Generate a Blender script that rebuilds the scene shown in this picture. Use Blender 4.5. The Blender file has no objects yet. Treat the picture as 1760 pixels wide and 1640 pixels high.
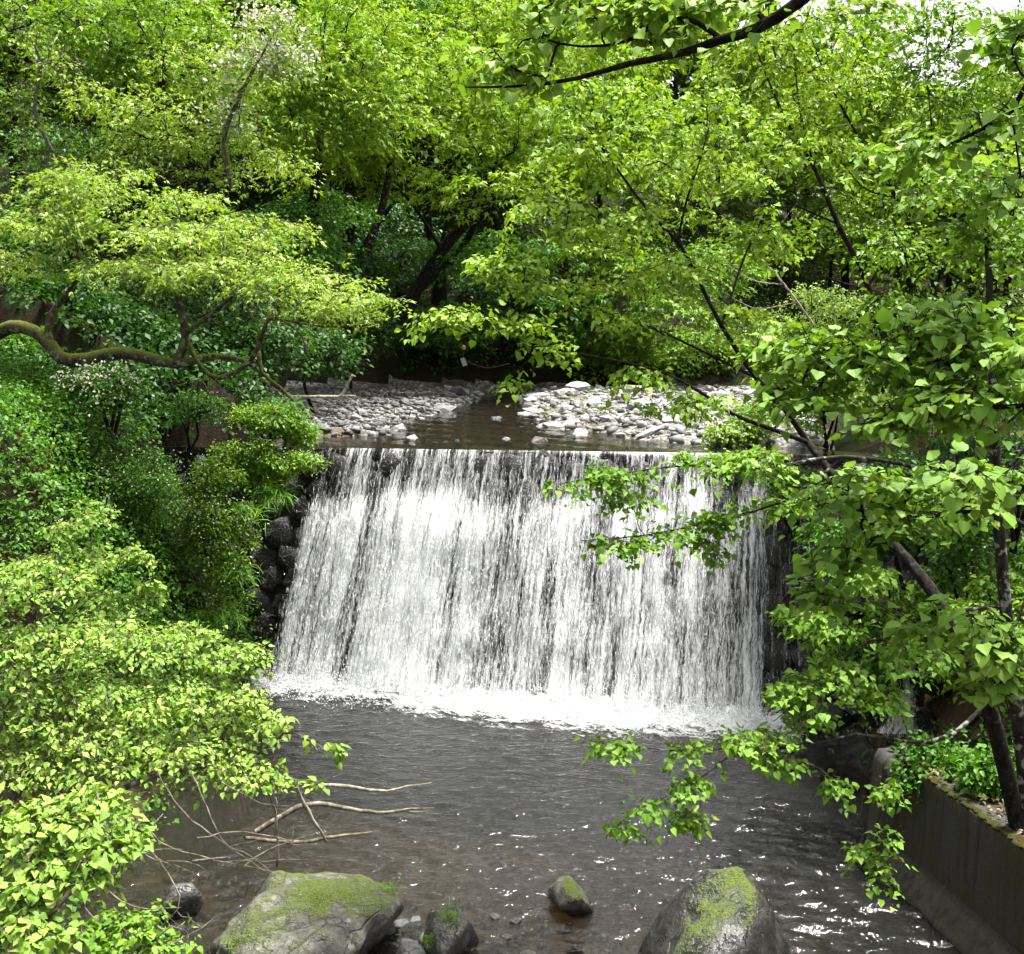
import bpy, bmesh, math, random
import numpy as np
from mathutils import Vector, Matrix, noise as mnoise

# ------------------------------------------------------------------ camera, sky, sun, exposure
SC = bpy.context.scene
COL = SC.collection
F_PX, W_PX, H_PX = 1900.0, 1760.0, 1640.0
PITCH = math.radians(7.2)
CAM = np.array([0.0, 0.0, 6.04])
cam_data = bpy.data.cameras.new("camera")
cam_data.sensor_fit = 'HORIZONTAL'
cam_data.sensor_width = 36.0
cam_data.lens = 36.0 * F_PX / W_PX
cam_data.clip_start = 0.05
cam_data.clip_end = 2000.0
cam = bpy.data.objects.new("camera", cam_data)
COL.objects.link(cam)
cam.location = CAM
cam.rotation_euler = (math.radians(90) - PITCH, 0, 0)
SC.camera = cam

SUN_EL, SUN_AZ = math.radians(74), math.radians(55)       # azimuth clockwise from +Y: high, beyond the fall to the right
world = bpy.data.worlds.new("World")
SC.world = world
world.use_nodes = True
wn = world.node_tree
wn.nodes.clear()
w_out = wn.nodes.new("ShaderNodeOutputWorld")
w_bg = wn.nodes.new("ShaderNodeBackground")
w_sky = wn.nodes.new("ShaderNodeTexSky")
w_sky.sky_type = 'NISHITA'
w_sky.sun_disc = False
w_sky.sun_elevation = SUN_EL
w_sky.sun_rotation = SUN_AZ
w_sky.air_density = 1.0
w_sky.dust_density = 4.0
w_hs = wn.nodes.new("ShaderNodeHueSaturation")            # thin high overcast: the blue goes nearly white
w_hs.inputs['Saturation'].default_value = 0.12
w_bg.inputs['Strength'].default_value = 0.095
wn.links.new(w_sky.outputs[0], w_hs.inputs['Color'])
wn.links.new(w_hs.outputs[0], w_bg.inputs['Color'])
wn.links.new(w_bg.outputs[0], w_out.inputs[0])

sun_data = bpy.data.lights.new("sun", 'SUN')
sun_data.energy = 4.4
sun_data.angle = math.radians(12)
sun_data.color = (1.0, 0.965, 0.90)
sun = bpy.data.objects.new("sun", sun_data)
COL.objects.link(sun)
sdir = Vector((math.sin(SUN_AZ) * math.cos(SUN_EL), math.cos(SUN_AZ) * math.cos(SUN_EL), math.sin(SUN_EL)))
sun.rotation_euler = sdir.to_track_quat('Z', 'Y').to_euler()
sun.location = (0, 0, 60)

SC.view_settings.view_transform = 'Standard'
SC.view_settings.look = 'None'
SC.view_settings.gamma = 1.0
SC.view_settings.exposure = 1.82
SC.cycles.use_denoising = True
SC.cycles.use_adaptive_sampling = True
SC.cycles.adaptive_threshold = 0.03
SC.cycles.max_bounces = 6
SC.cycles.diffuse_bounces = 2
SC.cycles.glossy_bounces = 3
SC.cycles.transmission_bounces = 4
SC.cycles.transparent_max_bounces = 10
SC.cycles.caustics_reflective = False
SC.cycles.caustics_refractive = False

rng = np.random.default_rng(7)
random.seed(7)

# ------------------------------------------------------------------ picking real points along a sight line
_F = np.array([0, math.cos(PITCH), -math.sin(PITCH)])
_U = np.array([0, math.sin(PITCH), math.cos(PITCH)])
_X = np.array([1.0, 0, 0])
def ray(px, py):
    return _F + (px - W_PX / 2) / F_PX * _X - (py - H_PX / 2) / F_PX * _U
def P(px, py, d):                       # the point at forward distance d (metres along y)
    r = ray(px, py); return CAM + r * (d / r[1])
def PZ(px, py, z):                      # the point on the level z
    r = ray(px, py); return CAM + r * ((z - CAM[2]) / r[2])
def to_px(p):
    v = np.asarray(p) - CAM
    zc = v @ _F
    return W_PX / 2 + F_PX * (v @ _X) / zc, H_PX / 2 - F_PX * (v @ _U) / zc, zc

# ------------------------------------------------------------------ numpy noise
def _hash(ix, iy, iz, seed):
    h = (ix.astype(np.int64) * 374761393 + iy.astype(np.int64) * 668265263 + iz.astype(np.int64) * 2147483647 + seed * 974634777) & 0xffffffff
    h = ((h ^ (h >> 13)) * 1274126177) & 0xffffffff
    h = h ^ (h >> 16)
    return (h & 0xffffff) / float(0xffffff)
def vnoise(x, y, z=0.0, seed=0):
    x, y, z = np.broadcast_arrays(np.asarray(x, float), np.asarray(y, float), np.asarray(z, float))
    ix, iy, iz = np.floor(x), np.floor(y), np.floor(z)
    fx, fy, fz = x - ix, y - iy, z - iz
    fx, fy, fz = [f * f * (3 - 2 * f) for f in (fx, fy, fz)]
    r = 0
    for a in (0, 1):
        for b in (0, 1):
            for c in (0, 1):
                r = r + _hash(ix + a, iy + b, iz + c, seed) * (fx if a else 1 - fx) * (fy if b else 1 - fy) * (fz if c else 1 - fz)
    return r
def fbm(x, y, z=0.0, seed=0, octv=4):
    r, amp, tot = 0, 1.0, 0.0
    for o in range(octv):
        k = 2.03 ** o
        r = r + amp * vnoise(np.asarray(x) * k, np.asarray(y) * k, np.asarray(z) * k, seed + o * 17)
        tot += amp; amp *= 0.5
    return r / tot
def sstep(a, b, x):
    t = np.clip((np.asarray(x, float) - a) / (b - a), 0, 1); return t * t * (3 - 2 * t)

# ------------------------------------------------------------------ object helpers
def mesh_np(name, verts, faces, uv=None, smooth=False, attrs=None):
    """faces: (n,3) or (n,4) int array."""
    me = bpy.data.meshes.new(name)
    verts = np.ascontiguousarray(verts, dtype=np.float32)
    faces = np.ascontiguousarray(faces, dtype=np.int32)
    nf, k = faces.shape
    me.vertices.add(len(verts)); me.vertices.foreach_set("co", verts.ravel())
    me.loops.add(nf * k); me.loops.foreach_set("vertex_index", faces.ravel())
    me.polygons.add(nf)
    me.polygons.foreach_set("loop_start", np.arange(0, nf * k, k, dtype=np.int32))
    me.polygons.foreach_set("loop_total", np.full(nf, k, dtype=np.int32))
    if smooth:
        me.polygons.foreach_set("use_smooth", np.ones(nf, dtype=bool))
    if uv is not None:
        l = me.uv_layers.new(name="UVMap")
        l.data.foreach_set("uv", np.ascontiguousarray(np.asarray(uv, dtype=np.float32)[faces.ravel()]).ravel())
    if attrs:
        for an, av in attrs.items():
            a = me.attributes.new(an, 'FLOAT', 'POINT')
            a.data.foreach_set("value", np.ascontiguousarray(av, dtype=np.float32).ravel())
    me.update(calc_edges=True)
    return me
def link(name, me, mat=None, parent=None, kind=None):
    o = bpy.data.objects.new(name, me); COL.objects.link(o)
    if mat is not None and me is not None and len(me.materials) == 0:
        me.materials.append(mat)
    if parent is not None:
        o.parent = parent
    if kind: o["kind"] = kind
    return o
def empty(name, loc=(0, 0, 0)):
    o = bpy.data.objects.new(name, None); COL.objects.link(o)
    o.empty_display_size = 0.2
    o.location = loc
    return o
def tag(o, label=None, cat=None, group=None, kind=None):
    if label: o["label"] = label
    if cat: o["category"] = cat
    if group: o["group"] = group
    if kind: o["kind"] = kind
    return o
def grid_faces(nu, nv):
    i = np.arange(nu - 1)[:, None] * nv + np.arange(nv - 1)[None, :]
    i = i.ravel()
    return np.stack([i, i + nv, i + nv + 1, i + 1], 1)

# ------------------------------------------------------------------ materials
class NT:
    def __init__(s, name):
        s.m = bpy.data.materials.new(name); s.m.use_nodes = True
        s.t = s.m.node_tree; s.t.nodes.clear()
        s.out = s.t.nodes.new("ShaderNodeOutputMaterial")
    def n(s, typ, **kw):
        nd = s.t.nodes.new("ShaderNode" + typ)
        for k, v in kw.items():
            if k in nd.inputs.keys(): 
                s.set(nd.inputs[k], v)
            else: setattr(nd, k, v)
        return nd
    def set(s, sock, v):
        if isinstance(v, bpy.types.NodeSocket): s.t.links.new(v, sock)
        elif isinstance(v, bpy.types.Node): s.t.links.new(v.outputs[0], sock)
        elif isinstance(v, (tuple, list)) and len(v) == 3 and sock.type == 'RGBA': sock.default_value = (*v, 1)
        else: sock.default_value = v
    def math(s, op, a, b=0.0, c=None, clamp=False):
        nd = s.t.nodes.new("ShaderNodeMath"); nd.operation = op; nd.use_clamp = clamp
        s.set(nd.inputs[0], a); s.set(nd.inputs[1], b)
        if c is not None: s.set(nd.inputs[2], c)
        return nd.outputs[0]
    def mix(s, f, a, b, mode='MIX'):
        nd = s.t.nodes.new("ShaderNodeMix"); nd.data_type = 'RGBA'; nd.blend_type = mode
        s.set(nd.inputs[0], f); s.set(nd.inputs[6], a); s.set(nd.inputs[7], b)
        return nd.outputs[2]
    def noise(s, vec, scale, detail=3, rough=0.55, dist=0.0):
        nd = s.t.nodes.new("ShaderNodeTexNoise")
        if vec is not None: s.set(nd.inputs['Vector'], vec)
        nd.inputs['Scale'].default_value = scale; nd.inputs['Detail'].default_value = detail
        nd.inputs['Roughness'].default_value = rough; nd.inputs['Distortion'].default_value = dist
        return nd.outputs['Fac']
    def ramp(s, f, stops, interp='LINEAR'):
        nd = s.t.nodes.new("ShaderNodeValToRGB"); nd.color_ramp.interpolation = interp
        el = nd.color_ramp.elements
        while len(el) < len(stops): el.new(0.5)
        for e, (p, c) in zip(el, stops):
            e.position = p
            e.color = (c, c, c, 1) if isinstance(c, (int, float)) else (*c, 1)
        s.set(nd.inputs[0], f)
        return nd.outputs[0]
    def mapr(s, f, a, b, c=0.0, d=1.0):
        nd = s.t.nodes.new("ShaderNodeMapRange"); nd.interpolation_type = 'SMOOTHSTEP'
        s.set(nd.inputs['Value'], f)
        for k, v in (('From Min', a), ('From Max', b), ('To Min', c), ('To Max', d)): s.set(nd.inputs[k], v)
        return nd.outputs[0]
    def scale(s, vec, sc):
        nd = s.t.nodes.new("ShaderNodeMapping"); s.set(nd.inputs['Vector'], vec); nd.inputs['Scale'].default_value = sc
        return nd.outputs[0]
    def bump(s, h, strength=0.5, dist=0.02, normal=None):
        nd = s.t.nodes.new("ShaderNodeBump"); s.set(nd.inputs['Height'], h)
        nd.inputs['Strength'].default_value = strength; nd.inputs['Distance'].default_value = dist
        if normal is not None: s.set(nd.inputs['Normal'], normal)
        return nd.outputs[0]
    def pos(s): return s.t.nodes.new("ShaderNodeNewGeometry").outputs['Position']
    def nz(s):
        g = s.t.nodes.new("ShaderNodeNewGeometry"); sp = s.t.nodes.new("ShaderNodeSeparateXYZ")
        s.t.links.new(g.outputs['Normal'], sp.inputs[0]); return sp.outputs[2]
    def pr(s, color, rough=0.6, spec=0.5, normal=None, **kw):
        nd = s.n("BsdfPrincipled")
        s.set(nd.inputs['Base Color'], color); s.set(nd.inputs['Roughness'], rough)
        s.set(nd.inputs['Specular IOR Level'], spec)
        if normal is not None: s.set(nd.inputs['Normal'], normal)
        for k, v in kw.items(): s.set(nd.inputs[k], v)
        return nd.outputs[0]
    def mixs(s, f, a, b):
        nd = s.t.nodes.new("ShaderNodeMixShader"); s.set(nd.inputs[0], f)
        s.t.links.new(a, nd.inputs[1]); s.t.links.new(b, nd.inputs[2]); return nd.outputs[0]
    def done(s, sh, disp=None):
        s.t.links.new(sh, s.out.inputs[0])
        return s.m

def leaf_mat(name, c_dark, c_mid, c_light, trans=0.30, veins=False, spec=0.22, rough=0.5):
    t = NT(name)
    g = t.t.nodes.new("ShaderNodeNewGeometry")
    oi = t.t.nodes.new("ShaderNodeObjectInfo")
    r = t.math('FRACT', t.math('ADD', g.outputs['Random Per Island'], oi.outputs['Random']))
    clump = t.noise(g.outputs['Position'], 0.9, 2)
    f = t.math('ADD', t.math('MULTIPLY', r, 0.6), t.math('MULTIPLY', t.math('SUBTRACT', clump, 0.3), 1.0), clamp=True)
    c = t.ramp(f, [(0.0, c_dark), (0.5, c_mid), (1.0, c_light)])
    nrm = None
    if veins:
        uv = t.n("UVMap")
        sp = t.n("SeparateXYZ"); t.t.links.new(uv.outputs[0], sp.inputs[0])
        ay = t.math('ABSOLUTE', sp.outputs[1])
        d = t.math('SUBTRACT', sp.outputs[0], t.math('MULTIPLY', ay, 0.9))
        w = t.math('SINE', t.math('MULTIPLY', d, 52.0))
        mid = t.mapr(ay, 0.0, 0.03, 1.0, 0.0)
        vein = t.math('MAXIMUM', t.math('MULTIPLY', t.mapr(w, 0.55, 1.0), 0.6), mid)
        c = t.mix(t.math('MULTIPLY', vein, 0.35), c, t.mix(0.6, c, c_light))
        nrm = t.bump(t.math('ADD', t.math('MULTIPLY', w, -0.5), t.math('MULTIPLY', mid, -1.0)), 0.28, 0.003)
    p = t.pr(c, rough, spec, nrm)
    tr = t.n("BsdfTranslucent")
    t.set(tr.inputs[0], t.mix(1.0, c, (1.35, 1.3, 0.6), 'MULTIPLY'))
    if nrm is not None: t.set(tr.inputs['Normal'], nrm)
    return t.done(t.mixs(trans, p, tr.outputs[0]))

M = {}
M['lime'] = leaf_mat('leaf_lime', (0.11, 0.21, 0.022), (0.21, 0.33, 0.04), (0.36, 0.46, 0.10))
M['lime_near'] = leaf_mat('leaf_lime_near', (0.09, 0.195, 0.022), (0.195, 0.33, 0.047), (0.36, 0.465, 0.115), veins=True)
M['spring'] = leaf_mat('leaf_spring', (0.058, 0.145, 0.011), (0.13, 0.255, 0.018), (0.255, 0.38, 0.04))
M['spring_near'] = leaf_mat('leaf_spring_near', (0.064, 0.165, 0.013), (0.132, 0.27, 0.023), (0.255, 0.39, 0.05), veins=True)
M['yellow'] = leaf_mat('leaf_yellow_green', (0.085, 0.185, 0.011), (0.182, 0.315, 0.02), (0.32, 0.44, 0.045))
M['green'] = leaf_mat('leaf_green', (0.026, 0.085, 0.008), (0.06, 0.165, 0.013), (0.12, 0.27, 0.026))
M['deep'] = leaf_mat('leaf_deep_shade', (0.010, 0.04, 0.005), (0.022, 0.075, 0.008), (0.05, 0.13, 0.015))  # darkened leaf green; puts canopy shade into the colour of understory and undergrowth
M['linden'] = leaf_mat('leaf_linden', (0.075, 0.18, 0.018), (0.145, 0.28, 0.03), (0.29, 0.43, 0.085), veins=True)
M['fresh_near'] = leaf_mat('leaf_fresh_near', (0.09, 0.195, 0.014), (0.19, 0.33, 0.026), (0.34, 0.46, 0.06), veins=True)
M['pale'] = leaf_mat('leaf_pale', (0.10, 0.19, 0.035), (0.18, 0.29, 0.055), (0.29, 0.39, 0.095))
M['conifer'] = leaf_mat('leaf_conifer', (0.03, 0.06, 0.008), (0.05, 0.095, 0.012), (0.085, 0.13, 0.02), trans=0.15)
M['grass'] = leaf_mat('leaf_grass', (0.05, 0.14, 0.010), (0.10, 0.24, 0.016), (0.18, 0.34, 0.03))
M['lavender'] = leaf_mat('petal_lavender', (0.45, 0.43, 0.50), (0.55, 0.52, 0.60), (0.65, 0.62, 0.66), trans=0.3)
M['petal'] = leaf_mat('petal_white', (0.7, 0.72, 0.6), (0.8, 0.81, 0.72), (0.85, 0.85, 0.8), trans=0.4)
M['litter'] = leaf_mat('dead_leaf', (0.05, 0.03, 0.015), (0.12, 0.07, 0.035), (0.26, 0.18, 0.09), trans=0.1)

def bark_mat(name, c1, c2, lichen=0.0, moss=0.0, mosscol=(0.055, 0.065, 0.008)):
    t = NT(name)
    p = t.pos()
    n1 = t.noise(t.scale(p, (1, 1, 0.35)), 18, 5, 0.65)
    n2 = t.noise(p, 4.0, 3)
    c = t.mix(t.mapr(n1, 0.35, 0.68), c1, c2)
    if lichen:
        n3 = t.noise(p, 11, 3)
        c = t.mix(t.math('MULTIPLY', t.mapr(n3, 0.56, 0.62), lichen), c, (0.30, 0.31, 0.27))
    if moss:
        mk = t.math('ADD', t.nz(), t.math('MULTIPLY', t.math('SUBTRACT', n2, 0.5), 2.2))
        mk = t.math('MULTIPLY', t.mapr(mk, 0.0, 0.5), moss)
        fine = t.noise(p, 60, 2)
        c = t.mix(mk, c, t.mix(fine, mosscol, tuple(x * 1.9 for x in mosscol)))
    return t.done(t.pr(c, 0.9, 0.1, t.bump(n1, 1.0, 0.03)))
M['bark'] = bark_mat('bark_dark', (0.006, 0.0055, 0.005), (0.024, 0.020, 0.016), lichen=0.06)
M['bark_moss'] = bark_mat('bark_mossy', (0.025, 0.02, 0.014), (0.11, 0.09, 0.06), lichen=0.5, moss=0.85)
M['bark_lichen'] = bark_mat('bark_lichen', (0.012, 0.011, 0.009), (0.05, 0.044, 0.034), lichen=0.7)
M['bark_grey'] = bark_mat('bark_grey', (0.05, 0.044, 0.035), (0.16, 0.14, 0.115), lichen=0.3)
M['deadwood'] = bark_mat('deadwood_pale', (0.16, 0.135, 0.10), (0.42, 0.38, 0.31))
M['deadwood_grey'] = bark_mat('deadwood_grey', (0.07, 0.06, 0.045), (0.26, 0.23, 0.18))

def rock_mat(name, c1, c2, c3, rough=0.7, moss=0.0, wet=False, scale=3.0, white=0.0, mossat=0.62, spec=0.5):
    t = NT(name)
    tc = t.n("TexCoord"); p = tc.outputs['Object'] if not moss else t.pos()
    oi = t.t.nodes.new("ShaderNodeObjectInfo")
    n1 = t.noise(p, scale, 6, 0.62, 0.3)
    n2 = t.noise(p, scale * 7, 4, 0.6)
    c = t.ramp(t.math('ADD', t.math('MULTIPLY', n1, 0.7), t.math('MULTIPLY', n2, 0.3)), [(0.32, c1), (0.5, c2), (0.66, c3)])
    vor = t.n("TexVoronoi", feature='DISTANCE_TO_EDGE'); wpt = t.n("VectorMath", operation='MULTIPLY_ADD'); t.set(wpt.inputs[0], n1); wpt.inputs[1].default_value = (.5, .5, .5); t.set(wpt.inputs[2], p)
    t.set(vor.inputs['Vector'], wpt.outputs[0]); vor.inputs['Scale'].default_value = scale * 0.75
    crack = t.mapr(vor.outputs['Distance'], 0.0, 0.025, 1.0, 0.0)
    c = t.mix(t.math('MULTIPLY', crack, t.math('MULTIPLY', n2, 1.1)), c, tuple(x * .3 for x in c1))
    hv = t.n("HueSaturation"); t.set(hv.inputs['Color'], c)
    t.set(hv.inputs['Value'], t.math('ADD', 0.6, t.math('MULTIPLY', oi.outputs['Random'], 0.8)))
    c = hv.outputs[0]
    if white:
        c = t.mix(t.math('MULTIPLY', t.mapr(t.noise(p, scale * 2.3, 4), 0.56, 0.66), white), c, (0.24, 0.245, 0.20))
    r = rough
    h = t.math('SUBTRACT', t.math('ADD', t.math('MULTIPLY', n1, 1.0), t.math('MULTIPLY', n2, 0.35)), t.math('MULTIPLY', crack, 0.35))
    bmp = t.bump(h, 0.7, 0.05)
    if moss:
        mk = t.math('ADD', t.math('MULTIPLY', t.nz(), 0.26), t.math('ADD', t.math('MULTIPLY', t.noise(p, 1.7, 5, 0.7), 0.8), t.math('MULTIPLY', t.noise(p, 9, 4, 0.7), 0.22)))
        mk = t.math('MULTIPLY', t.mapr(mk, mossat - 0.04, mossat + 0.14), moss)
        fine = t.noise(p, 70, 3)
        mc = t.ramp(fine, [(0.3, (0.02, 0.034, 0.004)), (0.5, (0.07, 0.10, 0.009)), (0.72, (0.17, 0.21, 0.022))])
        c = t.mix(mk, c, mc)
        r = t.mapr(mk, 0, 1, rough, 0.95)
        hb = t.math('ADD', h, t.math('MULTIPLY', mk, t.math('ADD', 0.4, fine)))
        bmp = t.bump(hb, 0.9, 0.05)
    if wet:   # a dark waterline just above the pool
        sp = t.n("SeparateXYZ"); t.t.links.new(t.pos(), sp.inputs[0])
        wl = t.mapr(t.math('ADD', sp.outputs[2], t.math('MULTIPLY', n1, 0.16)), 0.14, 0.26, 1.0, 0.0)
        c = t.mix(t.math('MULTIPLY', wl, 0.75), c, (0.012, 0.011, 0.009))
        r = t.math('SUBTRACT', r, t.math('MULTIPLY', wl, 0.45), clamp=True)
    return t.done(t.pr(c, r, spec, bmp))
M['boulder'] = rock_mat('boulder_mossy', (0.018, 0.016, 0.013), (0.06, 0.057, 0.047), (0.17, 0.163, 0.138), 0.7, moss=1.0, wet=True, white=0.5, mossat=0.705)
M['boulder_dark'] = rock_mat('boulder_dark_mossy', (0.009, 0.008, 0.007), (0.028, 0.027, 0.024), (0.075, 0.072, 0.064), 0.42, moss=1.0, wet=True, mossat=0.72)
M['stone_wet'] = rock_mat('stone_wet', (0.003, 0.003, 0.003), (0.008, 0.0075, 0.007), (0.024, 0.022, 0.02), 0.28, spec=0.22)
M['stone_grey'] = rock_mat('stone_grey', (0.06, 0.06, 0.062), (0.125, 0.124, 0.122), (0.25, 0.245, 0.235), 0.75)
M['stone_light'] = rock_mat('stone_light', (0.15, 0.15, 0.148), (0.27, 0.268, 0.26), (0.42, 0.415, 0.40), 0.8)
M['stone_bed'] = rock_mat('stone_bed', (0.03, 0.028, 0.024), (0.07, 0.065, 0.055), (0.16, 0.15, 0.13), 0.5)

def ground_mat():
    t = NT('forest_floor'); p = t.pos()
    n1 = t.noise(p, 1.3, 6, 0.65); n2 = t.noise(p, 24, 4, 0.7)
    c = t.ramp(n2, [(0.3, (0.005, 0.004, 0.0025)), (0.55, (0.016, 0.011, 0.006)), (0.8, (0.045, 0.03, 0.017))])
    c = t.mix(t.mapr(n1, 0.5, 0.62), c, (0.012, 0.024, 0.005))
    return t.done(t.pr(c, 0.95, 0.1, t.bump(n2, 0.8, 0.06)))
M['ground'] = ground_mat()
def bed_mat():
    t = NT('stream_bed'); p = t.pos()
    v = t.n("TexVoronoi"); t.set(v.inputs['Vector'], t.scale(p, (1, 1, 0.3))); v.inputs['Scale'].default_value = 7.0
    n1 = t.noise(p, 1.1, 4); n2 = t.noise(p, 30, 3)
    sp = t.n("SeparateXYZ"); t.t.links.new(v.outputs['Color'], sp.inputs[0])
    c = t.ramp(sp.outputs[0], [(0.0, (0.018, 0.012, 0.006)), (0.5, (0.055, 0.038, 0.02)), (1.0, (0.12, 0.095, 0.065))])
    c = t.mix(t.mapr(n1, 0.42, 0.62), c, (0.06, 0.033, 0.013), 'MIX')
    c = t.mix(t.math('MULTIPLY', n2, 0.5), c, (0.03, 0.022, 0.012))
    return t.done(t.pr(c, 0.8, 0.2, t.bump(v.outputs['Distance'], 0.8, 0.06)))
M['bed'] = bed_mat()
def gravel_mat():
    t = NT('gravel'); p = t.pos()
    v = t.n("TexVoronoi"); t.set(v.inputs['Vector'], p); v.inputs['Scale'].default_value = 11.0
    sp = t.n("SeparateXYZ"); t.t.links.new(v.outputs['Color'], sp.inputs[0])
    n1 = t.noise(p, 0.7, 4)
    c = t.ramp(sp.outputs[0], [(0.0, (0.045, 0.043, 0.04)), (0.5, (0.13, 0.125, 0.115)), (1.0, (0.30, 0.29, 0.27))])
    c = t.mix(t.mapr(n1, 0.5, 0.68), c, (0.085, 0.065, 0.045))
    return t.done(t.pr(c, 0.9, 0.2, t.bump(t.math('MULTIPLY', v.outputs['Distance'], -1.0), 1.0, 0.06)))
M['gravel'] = gravel_mat()
def concrete_mat(name, base, moss):
    t = NT(name); p = t.pos()
    n1 = t.noise(p, 1.6, 6, 0.7); n2 = t.noise(p, 45, 4, 0.7)
    streak = t.noise(t.scale(p, (4, 4, 0.35)), 2.0, 5, 0.7)
    c = t.ramp(n2, [(0.3, tuple(x * 0.6 for x in base)), (0.6, base), (0.85, tuple(min(1, x * 1.6) for x in base))])
    c = t.mix(t.math('MULTIPLY', t.mapr(streak, 0.45, 0.65), 0.75), c, (0.012, 0.011, 0.009))
    c = t.mix(t.math('MULTIPLY', t.mapr(n1, 0.42, 0.6), moss), c, t.mix(n2, (0.012, 0.013, 0.004), (0.055, 0.048, 0.014)))
    return t.done(t.pr(c, 0.8, 0.3, t.bump(n2, 0.6, 0.012)))
M['concrete'] = concrete_mat('concrete_mossy', (0.045, 0.042, 0.036), 0.9)
M['concrete_light'] = concrete_mat('concrete_worn', (0.06, 0.056, 0.048), 0.45)
def moss_mat():
    t = NT('moss'); p = t.pos(); n = t.noise(p, 55, 4, 0.7); n1 = t.noise(p, 5, 3)
    c = t.ramp(n, [(0.3, (0.015, 0.02, 0.003)), (0.55, (0.04, 0.046, 0.006)), (0.8, (0.09, 0.10, 0.012))])
    c = t.mix(t.mapr(n1, 0.5, 0.65), c, (0.05, 0.03, 0.01))
    return t.done(t.pr(c, 1.0, 0.1, t.bump(n, 1.0, 0.03)))
M['moss'] = moss_mat()

def water_mat(name, tint, bump_s, ripple, murk, shallow_rough=0.04):
    t = NT(name); p = t.pos()
    h1 = t.noise(t.scale(p, (1.0, 1.6, 1.0)), ripple, 3, 0.55, 0.6)
    h2 = t.noise(t.scale(p, (1.0, 1.5, 1.0)), ripple * 3.2, 2, 0.5, 0.4)
    b = t.bump(t.math('ADD', h1, t.math('MULTIPLY', h2, 0.35)), bump_s, 0.05)
    gl = t.n("BsdfGlossy"); gl.inputs['Color'].default_value = (1, 1, 1, 1); gl.inputs['Roughness'].default_value = shallow_rough
    t.set(gl.inputs['Normal'], b)
    tr = t.n("BsdfTransparent"); tr.inputs[0].default_value = (*tint, 1)
    fr = t.n("Fresnel"); fr.inputs['IOR'].default_value = 1.34; t.set(fr.inputs['Normal'], b)
    dif = t.n("BsdfDiffuse"); dif.inputs[0].default_value = (0.20, 0.205, 0.19, 1)
    under = t.mixs(murk, tr.outputs[0], dif.outputs[0])          # a little suspended silt and air
    return t.done(t.mixs(fr.outputs[0], under, gl.outputs[0]))
M['pool'] = water_mat('pool_water', (0.40, 0.37, 0.31), 0.55, 5.5, 0.045, 0.06)
M['upper'] = water_mat('upper_water', (0.42, 0.35, 0.24), 0.25, 3.0, 0.04)

def fall_mat(name, seed, gain):
    """White aerated water: where the stream is thin it breaks into strands that show the rock."""
    t = NT(name)
    uv = t.n("UVMap"); at = t.n("Attribute", attribute_name="dens"); v = uv.outputs[0]
    off = t.n("Mapping"); t.set(off.inputs['Vector'], v); off.inputs['Location'].default_value = (seed * 3.7, seed * 1.3, seed)
    v = off.outputs[0]
    warp = t.noise(t.scale(v, (2.0, 2.0, 1)), 2.0, 2)
    wv = t.n("VectorMath", operation='MULTIPLY_ADD'); t.set(wv.inputs[0], warp); wv.inputs[1].default_value = (0.10, 0.3, 0); t.set(wv.inputs[2], v)
    wv = wv.outputs[0]
    s1 = t.noise(t.scale(wv, (19, 0.9, 1)), 1.0, 4, 0.62)
    s2 = t.noise(t.scale(wv, (44, 5.0, 1)), 1.0, 4, 0.68)
    s3 = t.noise(t.scale(wv, (95, 20.0, 1)), 1.0, 3, 0.7)
    tot = t.math('ADD', t.math('MULTIPLY', s1, 0.62), t.math('ADD', t.math('MULTIPLY', s2, 0.40), t.math('MULTIPLY', s3, 0.20)))
    a = t.math('ADD', t.math('SUBTRACT', tot, 0.61), t.math('MULTIPLY', t.math('SUBTRACT', at.outputs['Fac'], 0.5), gain))
    al = t.mapr(a, -0.11, 0.17)
    df = t.pr((0.84, 0.855, 0.865), 0.4, 0.4, t.bump(tot, 1.0, 0.08))
    tl = t.n("BsdfTranslucent"); tl.inputs[0].default_value = (0.85, 0.87, 0.88, 1)
    sh = t.mixs(0.25, df, tl.outputs[0])
    tr = t.n("BsdfTransparent")
    return t.done(t.mixs(al, tr.outputs[0], sh))
M['fall_a'] = fall_mat('falling_water', 1.0, 0.50)
M['fall_b'] = fall_mat('falling_water_front', 5.0, 0.50)
def drop_mat():
    t = NT('water_drops')
    df = t.pr((0.86, 0.875, 0.885), 0.3, 0.5)
    tl = t.n("BsdfTranslucent"); tl.inputs[0].default_value = (0.85, 0.87, 0.88, 1)
    return t.done(t.mixs(0.35, df, tl.outputs[0]))
M['drop'] = drop_mat()
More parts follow.
